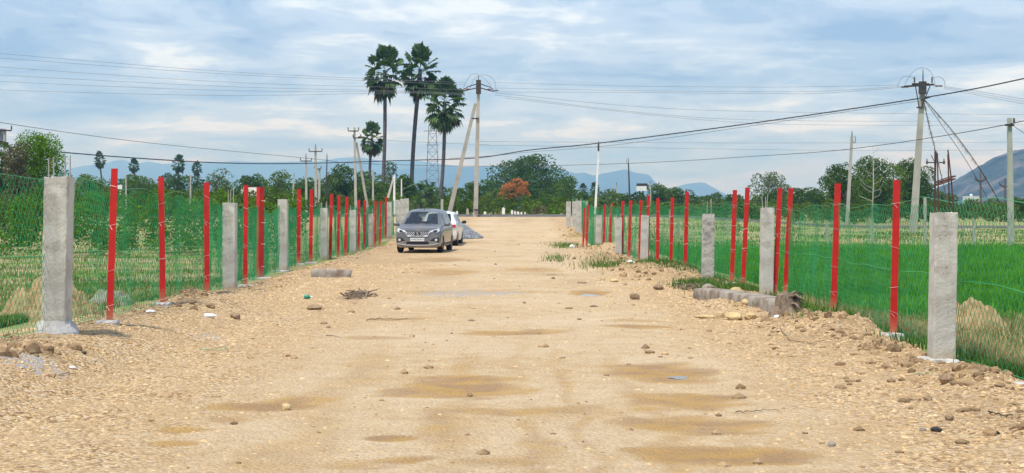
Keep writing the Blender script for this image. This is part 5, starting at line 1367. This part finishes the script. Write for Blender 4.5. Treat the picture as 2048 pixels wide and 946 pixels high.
stone_at(1262, 540, 20, 12, M_wwash, 'white stone on the right bank of dug soil', 23)
stone_at(1144, 497, 12, 9, M_wwash, 'small white stone beside the grass tuft on the right', 24)
stone_at(1205, 562, 14, 9, M_ystone, 'yellow litter-like stone at the foot of the right soil bank', 25)
stone_at(1228, 565, 22, 8, M_ystone, 'flat yellow stone right of the litter at the right bank', 26)
stone_at(300, 632, 26, 7, M_wwash, 'flat white chip between the first two left red posts', 27)
stone_at(168, 716, 14, 7, M_lump, 'small black and white scrap below the nearest left post', 28, 'scrap')
stone_at(145, 742, 16, 7, M_wwash, 'small pale chip in the left foreground', 29)
stone_at(1165, 568, 22, 5, M_bstone, 'thin brown clod below the right soil bank', 30, 'clod')

# long stone slabs
def slab(name, pts, depth, hgt, mat, label, seed):
    a, b2 = hit(*pts[0]), hit(*pts[1]); d = b2 - a; d.z = 0; L = d.length; d.normalize(); nrm = Vector((-d.y, d.x, 0))
    if nrm.y < 0: nrm = -nrm
    r = np.random.default_rng(seed); V = []; n = 14; m_ = 8
    sec = [(0, 0), (0, .45), (.02, .9), (.1, 1.0), (.55, 1.02), (.95, .97), (1, .5), (1, 0)]
    for i in range(n):
        t_ = i / (n - 1); tp = 1 - .12 * abs(2 * t_ - 1) ** 6
        for (dd, hh2) in sec:
            q = a + d * (L * t_) + nrm * (dd * depth * (1 + r.normal() * .02)); z = a.z + (b2.z - a.z) * t_ + .03
            V.append((q.x + r.normal() * .003 + d.x * (hh2 * .06 if i == n - 1 else 0), q.y + r.normal() * .003 + .012 * math.sin(i * .7 + seed), z - .04 + (hgt * tp) * hh2 * (1 + r.normal() * .008)))
    F = [(i * m_ + j, (i + 1) * m_ + j, (i + 1) * m_ + j + 1, i * m_ + j + 1) for i in range(n - 1) for j in range(m_ - 1)] + [tuple(range(m_)), tuple((n - 1) * m_ + j for j in range(m_ - 1, -1, -1))]
    b_ = B(); b_.add(V, F); return b_.thing(name, mat, a, label, 'stone slab', smooth=True)
slab('stone_slab', [(622, 556), (700, 557)], .45, .22, M_stone, 'rough grey stone slab lying on the road left of the grey car', 1)
slab('stone_slab', [(1386, 600), (1545, 629)], .42, .25, M_stone, 'long grey stone beam lying before the right fence posts', 2)

# dug-up root stump
q = hit(1572, 634); root = empty('tree_root', (q.x, q.y, zr(q.x, q.y)), 'gnarled dug-up tree root at the right end of the stone beam', 'tree root')
r = np.random.default_rng(41); b_ = B(); V = []; n = 16
for (rad_, h) in ((.22, -.05), (.18, .05), (.13, .14), (.11, .23), (.09, .30), (.04, .34)):
    for j in range(n):
        a_ = 2 * math.pi * j / n; k_ = rad_ * (1 + .28 * math.sin(3 * a_ + h * 4) + .15 * math.sin(7 * a_ + 2) + r.normal() * .07)
        V.append(Vector(root.location) + Vector((k_ * math.cos(a_) - h * .15, k_ * math.sin(a_), h + r.normal() * .02)))
b_.add(V, [(i * n + j, i * n + (j + 1) % n, (i + 1) * n + (j + 1) % n, (i + 1) * n + j) for i in range(5) for j in range(n)] + [tuple(5 * n + j for j in range(n))])
b_.part('stump', M_root, root)
for k_ in range(9):
    a = r.uniform(-.9, 1.0); s0 = Vector(root.location) + Vector((.03, .05, .16 + .05 * k_ / 4)); d = Vector((math.cos(a), r.normal() * .4, math.sin(a) * .7)); L = r.uniform(.18, .32)
    B().tube([s0, s0 + d * L * .5 + Vector((0, 0, .05)), s0 + d * L + Vector((0, 0, -.05))], [.032, .02, .005], 6).part('root_strand', M_lump if k_ % 2 else M_root, root, True)

# litter
q = hit(421, 638); s_ = q.y / FOC
b_ = B(); L = 24 * s_; zz = zr(q.x, q.y) + .03
rt = empty('plastic_bottle', (q.x, q.y, zz - .03), 'crushed white plastic bottle lying below the third left red post', 'bottle')
b_.lathe((q.x - L / 2, q.y, zz), [(0, 0), (.030, 0), (.035, .02), (.033, L * .25), (.036, L * .3), (.030, L * .5), (.034, L * .62), (.024, L * .8), (.012, L * .86), (.012, L * .9)], 12, 'x'); b_.part('bottle_body', M_white, rt, True)
b2 = B(); b2.lathe((q.x + L * .4, q.y, zz), [(0, 0), (.016, 0), (.016, .02), (0, .02)], 10, 'x'); b2.part('cap', M_white, rt)
q = hit(616, 599); s_ = q.y / FOC; zz = zr(q.x, q.y) + .04; L = 15 * s_
rt = empty('plastic_bottle', (q.x, q.y, zz - .04), 'small green plastic bottle left of the dark soil patch', 'bottle')
b_ = B(); b_.lathe((q.x - L / 2, q.y, zz), [(0, 0), (.040, 0), (.045, .02), (.043, L * .5), (.035, L * .62), (.015, L * .8), (.015, L * .86)], 12, 'x'); b_.part('bottle_body', M_gplas, rt, True)
b2 = B(); b2.lathe((q.x + L * .36, q.y, zz), [(0, 0), (.02, 0), (.02, .025), (0, .025)], 10, 'x'); b2.part('cap', M_white, rt)
def strand(name, pxs_, rad, mat, label, cat, lift=.012):
    P = []
    for (px, py) in pxs_:
        q = hit(px, py); P.append(Vector((q.x, q.y, zr(q.x, q.y) + lift)))
    rr_ = np.random.default_rng(int(pxs_[0][0])); P2 = []
    for i in range(len(P) - 1):
        for k_ in range(6):
            q = P[i].lerp(P[i + 1], k_ / 6); P2.append(q + Vector((rr_.normal() * .008, rr_.normal() * .012, abs(rr_.normal()) * .006)))
    P2.append(P[-1])
    b_ = B(); b_.tube(P2, [rad * .7 * (1 - .6 * i / len(P2)) for i in range(len(P2))], 5); b_.thing(name, mat, P[0], label, cat)
strand('plastic_string', [(400, 702), (415, 704), (432, 700), (448, 698), (456, 701), (444, 706), (430, 703)], .006, M_gplas, 'loop of green plastic string on the left of the road', 'string')
strand('plastic_string', [(1832, 760), (1850, 758), (1868, 757)], .006, M_gplas, 'short green string below the nearest right concrete post', 'string')
strand('dry_twig', [(1560, 668), (1580, 686), (1620, 692), (1640, 696)], .010, M_root, 'long bent twig below the second right red post', 'twig')
strand('dry_twig', [(1470, 829), (1520, 827), (1556, 825)], .008, M_root, 'straight twig at the right of the large damp patch', 'twig')
strand('dry_twig', [(1978, 833), (2010, 838), (2040, 836)], .009, M_lump, 'dark twig near the right edge of the foreground', 'twig')
strand('dry_twig', [(650, 676), (665, 675), (682, 679)], .010, M_root, 'short dark twig left of the middle of the road', 'twig')
strand('dry_twig', [(730, 645), (760, 640), (795, 644), (815, 640)], .012, M_root, 'dark straw strewn over the damp patch below the dark soil', 'twig')
strand('dry_twig', [(120, 758), (137, 753), (155, 758)], .008, M_root, 'small twig in the left foreground', 'twig')
strand('dry_twig', [(1094, 552), (1110, 551), (1130, 553)], .02, M_ystone, 'pale stick lying at the foot of the right soil bank', 'stick')
# rubbish of roots on the dark soil patch and on the right bank
for (px, py, hw, hh2, lab, sd_) in ((712, 595, 30, 12, 'flattened heap of dark dead roots on the road', 1), (1378, 578, 24, 9, 'brown heap of dead roots at the rough-faced post', 2)):
    q = hit(px, py); r = np.random.default_rng(600 + sd_); b_ = B(); s_ = q.y / FOC
    for k_ in range(90):
        a = Vector((q.x + r.normal() * hw * .45 * s_, q.y + r.normal() * .35, 0)); a.z = zr(a.x, a.y) + abs(r.normal()) * hh2 * .45 * s_
        d = Vector((r.normal(), r.normal(), r.normal() * .3)).normalized() * r.uniform(.08, .22); b_.beam(a - d / 2, a + d / 2, .018)
    b_.thing('root_heap', M_root, (q.x, q.y, zr(q.x, q.y)), lab, 'root heap')

# ------------------------------------------------------------------ puddles
m, t, p = base_mat('puddle_water', 0.03, 0.5)
p.inputs['Base Color'].default_value = (0.16, 0.13, 0.09, 1)
for (px, py, hw, hh2) in ((1357, 753, 18, 3.2), (1178, 592, 20, 2.2)):
    q = hit(px, py); s_ = q.y / FOC; rx = hw * s_; ry = (hit(px, py - hh2).y - hit(px, py + hh2).y) / 2
    r = np.random.default_rng(int(px)); V = []; n = 26
    z = max(zr(q.x + dx * rx * .6, q.y + dy * ry * .6) for dx, dy in ((0, 0), (1, 0), (-1, 0), (0, 1), (0, -1))) + .004
    for k_ in range(n):
        a = 2 * math.pi * k_ / n; f_ = 1 + .3 * math.sin(3 * a + px) * .6 + r.normal() * .05; V.append((q.x + rx * f_ * math.cos(a), q.y + ry * f_ * math.sin(a), z))
    b_ = B(); b_.add(V, [tuple(range(n))]); o = b_.thing('water', m, (q.x, q.y, z), None, None); tag(o, kind='structure')

# ------------------------------------------------------------------ soil heaps behind the fences
def heap(name, px, py, hwpx, hpx, mat, label, seed, D=None, cat='soil heap', dy=1.0):
    q = hit(px, py) if D is None else ground(px, D); s_ = q.y / FOC; W = hwpx * s_; H = hpx * s_
    n = 80; g = np.linspace(-1.15, 1.15, n); X, Y = np.meshgrid(g, g)
    rr = np.sqrt(X ** 2 + Y ** 2) + .5 * fbm(X * 2 + seed, Y * 2, 4)
    Z = H * np.clip(1 - rr ** 1.6, -.12, 1) * 1.0 + (H * .5 * fbm(X * 5 + seed, Y * 5, 5) + H * .15 * fbm(X * 15, Y * 15 + seed, 3)) * (rr < 1)
    gx, gy = q.x + X * W, q.y + Y * W * dy
    Zg = zt(gx, gy) - .06 + np.maximum(Z, -.05)
    V = np.stack([gx, gy, Zg], -1).reshape(-1, 3)
    i = np.arange(n - 1)[:, None] * n + np.arange(n - 1)[None, :]
    F = np.stack([i, i + 1, i + n + 1, i + n], -1).reshape(-1, 4)
    o = link(name, big_mesh(name, V - np.array(q)[None], F), mat, None, q); tag(o, label, cat); return o
heap('soil_heap', 1945, 668, 88, 72, M_mound, 'straw-coloured soil heap behind the right fence by the nearest concrete post', 1)
heap('soil_heap', 1715, 628, 60, 36, M_gmound, 'low grey weedy heap behind the mesh between the right red posts', 2)
heap('soil_heap', 95, 640, 105, 92, M_mound, 'sandy soil heap behind the left fence by the nearest concrete post', 3)
heap('soil_heap', 215, 612, 60, 40, M_gmound, 'low grey weedy heap behind the nearest left red post', 4)
heap('soil_heap', 1150, 478, 26, 16, M_mound, 'pale rubble heap at the foot of the far right concrete posts', 5)

# ------------------------------------------------------------------ marker stones, hoarding, sheds
for i, (px, yb, h, w_, lab) in enumerate([(914, 431, 9, 4, 'white marker stone nearest the white car'), (935, 430, 13, 4.5, 'grey marker stone left of the strutted pole'), (970, 431, 8, 5, 'white marker stone right of the strutted pole'), (1007, 431, 16, 6, 'taller pale milestone with a rounded head across the road end'), (1024, 432, 12, 4, 'leftmost of the three close marker stones'),
                                          (1030, 432, 10, 3.5, 'middle one of the three close marker stones'), (1036, 432, 9, 5, 'rightmost of the three close marker stones'), (1043, 431, 7, 3.5, 'small white marker stone right of the three close ones'), (1050, 431, 7, 2.6, 'smallest white marker stone, last on the right'), (884, 414, 16, 5, 'grey boundary stone just above the roof of the grey car')]):
    D = 111.6 + .15 * i; a = at(px, yb + 3, D); w2 = w_ / FOC * D; top = at(px, yb - h, D); b_ = B(); z0, z1 = a.z - .3, top.z
    pr = [(-1, z0), (1, z0), (1, z1 - w2 * .3), (.6, z1), (-.6, z1), (-1, z1 - w2 * .3)]
    V = [(a.x + x * w2 / 2, a.y + y * w2 * .25, z) for y in (-1, 1) for x, z in pr]
    F = [tuple(range(5, -1, -1))[::-1], tuple(range(11, 5, -1))] + [(i2, 6 + i2, 6 + (i2 + 1) % 6, (i2 + 1) % 6) for i2 in range(6)]
    b_.add(V, F); b_.thing('marker_stone', M_wwash if i not in (1, 9) else M_pole, (a.x, a.y, z0), lab, 'marker stone', 'marker stones along the tar road')
Dh = 230; root = empty('hoarding', ground(1282, Dh), 'small white hoarding on two legs above the far trees', 'hoarding')
B().beam(at(1273, 377, Dh), at(1293, 377, Dh), 9.5 / FOC * Dh, .3, side=(0, 0, 1)).part('panel', M_wwash, root)
for px in (1279, 1286): B().beam(at(px, 418, Dh + .3), at(px, 375, Dh + .3), .22).part('leg', M_iron, root)
B().beam(at(1273, 370, Dh), at(1293, 370, Dh), .25, .5).part('light_bar', M_iron, root)
b_ = B(); b_.beam(at(1293.5, 372, Dh), at(1297, 376, Dh + 3), .1, .8); b_.part('side_bracket', M_iron, root)
Ds = 185; c0 = ground(500, Ds); root = empty('shed', c0, 'low shed with a whitish roof among the trees of the left background', 'shed')
Wd = 44 / FOC * Ds; Hs = EYE - (392 - HY) / FOC * Ds - c0.z
B().box((c0.x, c0.y + 2, c0.z + Hs / 2), (Wd * .95, 4, Hs)).part('wall', M_gmound, root)
zt_ = EYE - (374 - HY) / FOC * Ds; b_ = B(); x0, x1 = c0.x - Wd / 2, c0.x + Wd / 2; ze = c0.z + Hs
b_.add([(x0, c0.y - .4, ze), (x1, c0.y - .4, ze), (x1, c0.y + 2, zt_), (x0, c0.y + 2, zt_), (x0, c0.y + 4.4, ze), (x1, c0.y + 4.4, ze), (x0, c0.y + 2, zt_ - .1), (x1, c0.y + 2, zt_ - .1)], [(0, 1, 2, 3), (3, 2, 5, 4), (0, 3, 6), (1, 7, 2), (4, 6, 3), (5, 2, 7)]); b_.part('roof', M_pole, root)
Dw = 700; c0 = ground(1943, Dw); root = empty('building', c0, 'small white flat-roofed building at the foot of the rocky hill', 'building')
zt_ = EYE - (393 - HY) / FOC * Dw; W2 = 27 / FOC * Dw
B().box((c0.x, c0.y, (c0.z + zt_) / 2), (W2, 6, zt_ - c0.z)).part('wall', M_wwash, root)
B().box((c0.x - .2, c0.y, zt_ + .6), (.9, .9, 1.2)).part('water_tank', M_wwash, root)
B().box((c0.x, c0.y, zt_ + .1), (W2 + .4, 6.4, .2)).part('roof_slab', M_wwash, root)
for k_ in range(3): B().box((c0.x - 2 + 2 * k_, c0.y - 3.02, zt_ - 1.4), (.8, .06, 1.0)).part('window', M_blackpl, root)
q = at(240, 374, 130); b_ = B(); b_.box(q, (.38, .06, .34)); b_.beam((q.x, q.y + .05, q.z - 1.8), (q.x, q.y + .05, q.z), .06); b_.thing('sign_board', M_wwash, (q.x, q.y, q.z - 1.8), 'tiny white board on a stick beyond the nearest left red post', 'sign')

# second line of thin pale stakes in the right field
for i, (px, yb, tp, D) in enumerate([(1654, 488, 440, 68), (1744, 490, 440, 68), (1948, 494, 440, 66), (1850, 495, 395, 66), (1340, 470, 420, 85), (1357, 480, 440, 75), (1455, 480, 442, 75)]):
    a = ground(px, D); b_ = B(); b_.beam(a - Vector((0, 0, .2)), at(px, tp, D), .11, .11)
    b_.thing('boundary_post', M_pole, a, f'slim pale boundary post in the far field, {ORD[i] if i else "first"} counted beyond the right mesh', 'post', 'boundary posts in the right field')

# ------------------------------------------------------------------ grass and paddy
def blades(name, P, h, wd, mat, label, seed, lean=.35, kind='stuff'):
    r = np.random.default_rng(seed); n = len(P)
    a = r.uniform(0, 6.283, n); H = h * r.uniform(.55, 1.25, n); d = np.stack([np.cos(a), np.sin(a), np.zeros(n)], -1); s_ = np.stack([-np.sin(a), np.cos(a), np.zeros(n)], -1)
    W_ = (wd * r.uniform(.7, 1.3, n))[:, None]; L = (lean * H * r.uniform(.2, 1.3, n))[:, None]; up = np.array((0, 0, 1.0)) * H[:, None]
    V = np.stack([P - s_ * W_, P + s_ * W_, P + d * L * .4 + up * .6 + s_ * W_ * .7, P + d * L + up, P + d * L * .4 + up * .6 - s_ * W_ * .7], 1).reshape(-1, 3)
    i = np.arange(n)[:, None] * 5
    F = np.concatenate([i + np.array([[0, 1, 2]]), i + np.array([[0, 2, 4]]), i + np.array([[4, 2, 3]])], 0)
    o = link(name, big_mesh(name, V, F), mat); tag(o, label, None, None, kind); return o
r = np.random.default_rng(700)
def field_pts(n, x0, x1, y0, y1, mask=None, pw=1.0):
    Y = y0 * (y1 / y0) ** (r.random(n) ** pw); X = r.uniform(0, 1, n); X = x0 + (np.minimum(x1, Y * .36) - x0) * X if x1 > 0 else x0 + (np.maximum(x1, -Y * .36) - x0) * X
    ok = np.ones(n, bool)
    if mask is not None: ok = mask(X, Y) > r.random(n)
    X, Y = X[ok], Y[ok]; Z = zground(X, Y)[2]
    return np.stack([X, Y, Z - .01], -1)
P = field_pts(90000, 5.7, 26, 23, 67, paddy_mask)
blades('paddy', P, .36, .012, L_paddy, 'bright green paddy growing behind the right fence', 1, .4)
def tuft(X, Y, f=1.0, th=.0): return np.clip((fbm(X * .55 * f + 31, Y * .55 * f, 4) + .02 - th) * 9, 0, 1)
P = field_pts(26000, 4.9, 12, 12.5, 27, lambda X, Y: .2 + tuft(X, Y) * .8)
blades('grass', P, .15, .006, L_grass, 'weedy green grass behind the nearest stretch of the right fence', 2, .5)
P = field_pts(50000, -6.2, -26, 17, 75, lambda X, Y: (.25 + tuft(X, Y)) * (1 - .6 * sstep(32, 44, Y + 6 * fbm(X * .3, Y * .3, 3))))
blades('grass', P, .12, .010, L_grass, 'patchy green grass over the dry field behind the left fence', 3, .5)
P = field_pts(22000, -6.2, -26, 17, 75, lambda X, Y: 1 - .7 * tuft(X, Y))
blades('dry_grass', P, .10, .009, L_straw, 'straw-coloured dry grass over the field behind the left fence', 4, .7)
P = field_pts(14000, 5.0, 12, 13, 27)
blades('dry_grass', P, .22, .006, L_straw, 'dry stalks among the weeds behind the right fence', 5, .7)
P = field_pts(20000, 6, 36, 66, 110, lambda X, Y: .1 + .9 * tuft(X, Y, .6))
blades('grass', P, .14, .016, L_light, 'rough grass over the fallow field beyond the paddy', 6, .5)
# tufts on the right bank and along the fence feet
Q = []
for (px, py, sx, sy, n_) in ((1128, 493, 22, 5, 600), (1195, 503, 18, 4, 250), (1340, 544, 60, 5, 1000), (1395, 572, 40, 5, 900), (1290, 534, 40, 5, 400), (1210, 532, 40, 9, 700), (1480, 582, 60, 4, 1200), (1110, 520, 20, 6, 250), (1700, 650, 60, 6, 500), (1590, 620, 50, 5, 500)):
    X_, Y_ = hitv(px + r.normal(size=n_) * sx * .7, np.minimum(py + r.normal(size=n_) * sy * .6, 900))
    Q.append(np.stack([X_, Y_, zroad(X_[None], Y_[None])[2][0] - .01], -1))
Y_ = 15 * (62 / 15) ** r.random(2500); X_ = np.interp(Y_, [15, 30, 45, 64], [4.75, 4.8, 4.45, 3.4]) + r.normal(size=2500) * .12
Q.append(np.stack([X_, Y_, zt(X_, Y_)], -1))
blades('grass', np.concatenate(Q), .15, .007, L_grass, 'green weeds growing along the foot of the right fence and bank', 7, .6)

# ------------------------------------------------------------------ air
m = bpy.data.materials.new('haze_air'); m.use_nodes = True; t = m.node_tree; t.nodes.clear()
pv = t.nodes.new('ShaderNodeVolumePrincipled'); pv.inputs['Color'].default_value = (0.24, 0.53, 1.0, 1); pv.inputs['Absorption Color'].default_value = (1, 1, 1, 1); pv.inputs['Density'].default_value = 0.00024
pv.inputs['Anisotropy'].default_value = 0.0
mo = t.nodes.new('ShaderNodeOutputMaterial'); t.links.new(pv.outputs[0], mo.inputs['Volume'])
b_ = B(); b_.box((0, 7000, 199), (30000, 14200, 402)); o = b_.thing('haze', m, (0, 7000, 199), None, None); tag(o, kind='stuff')
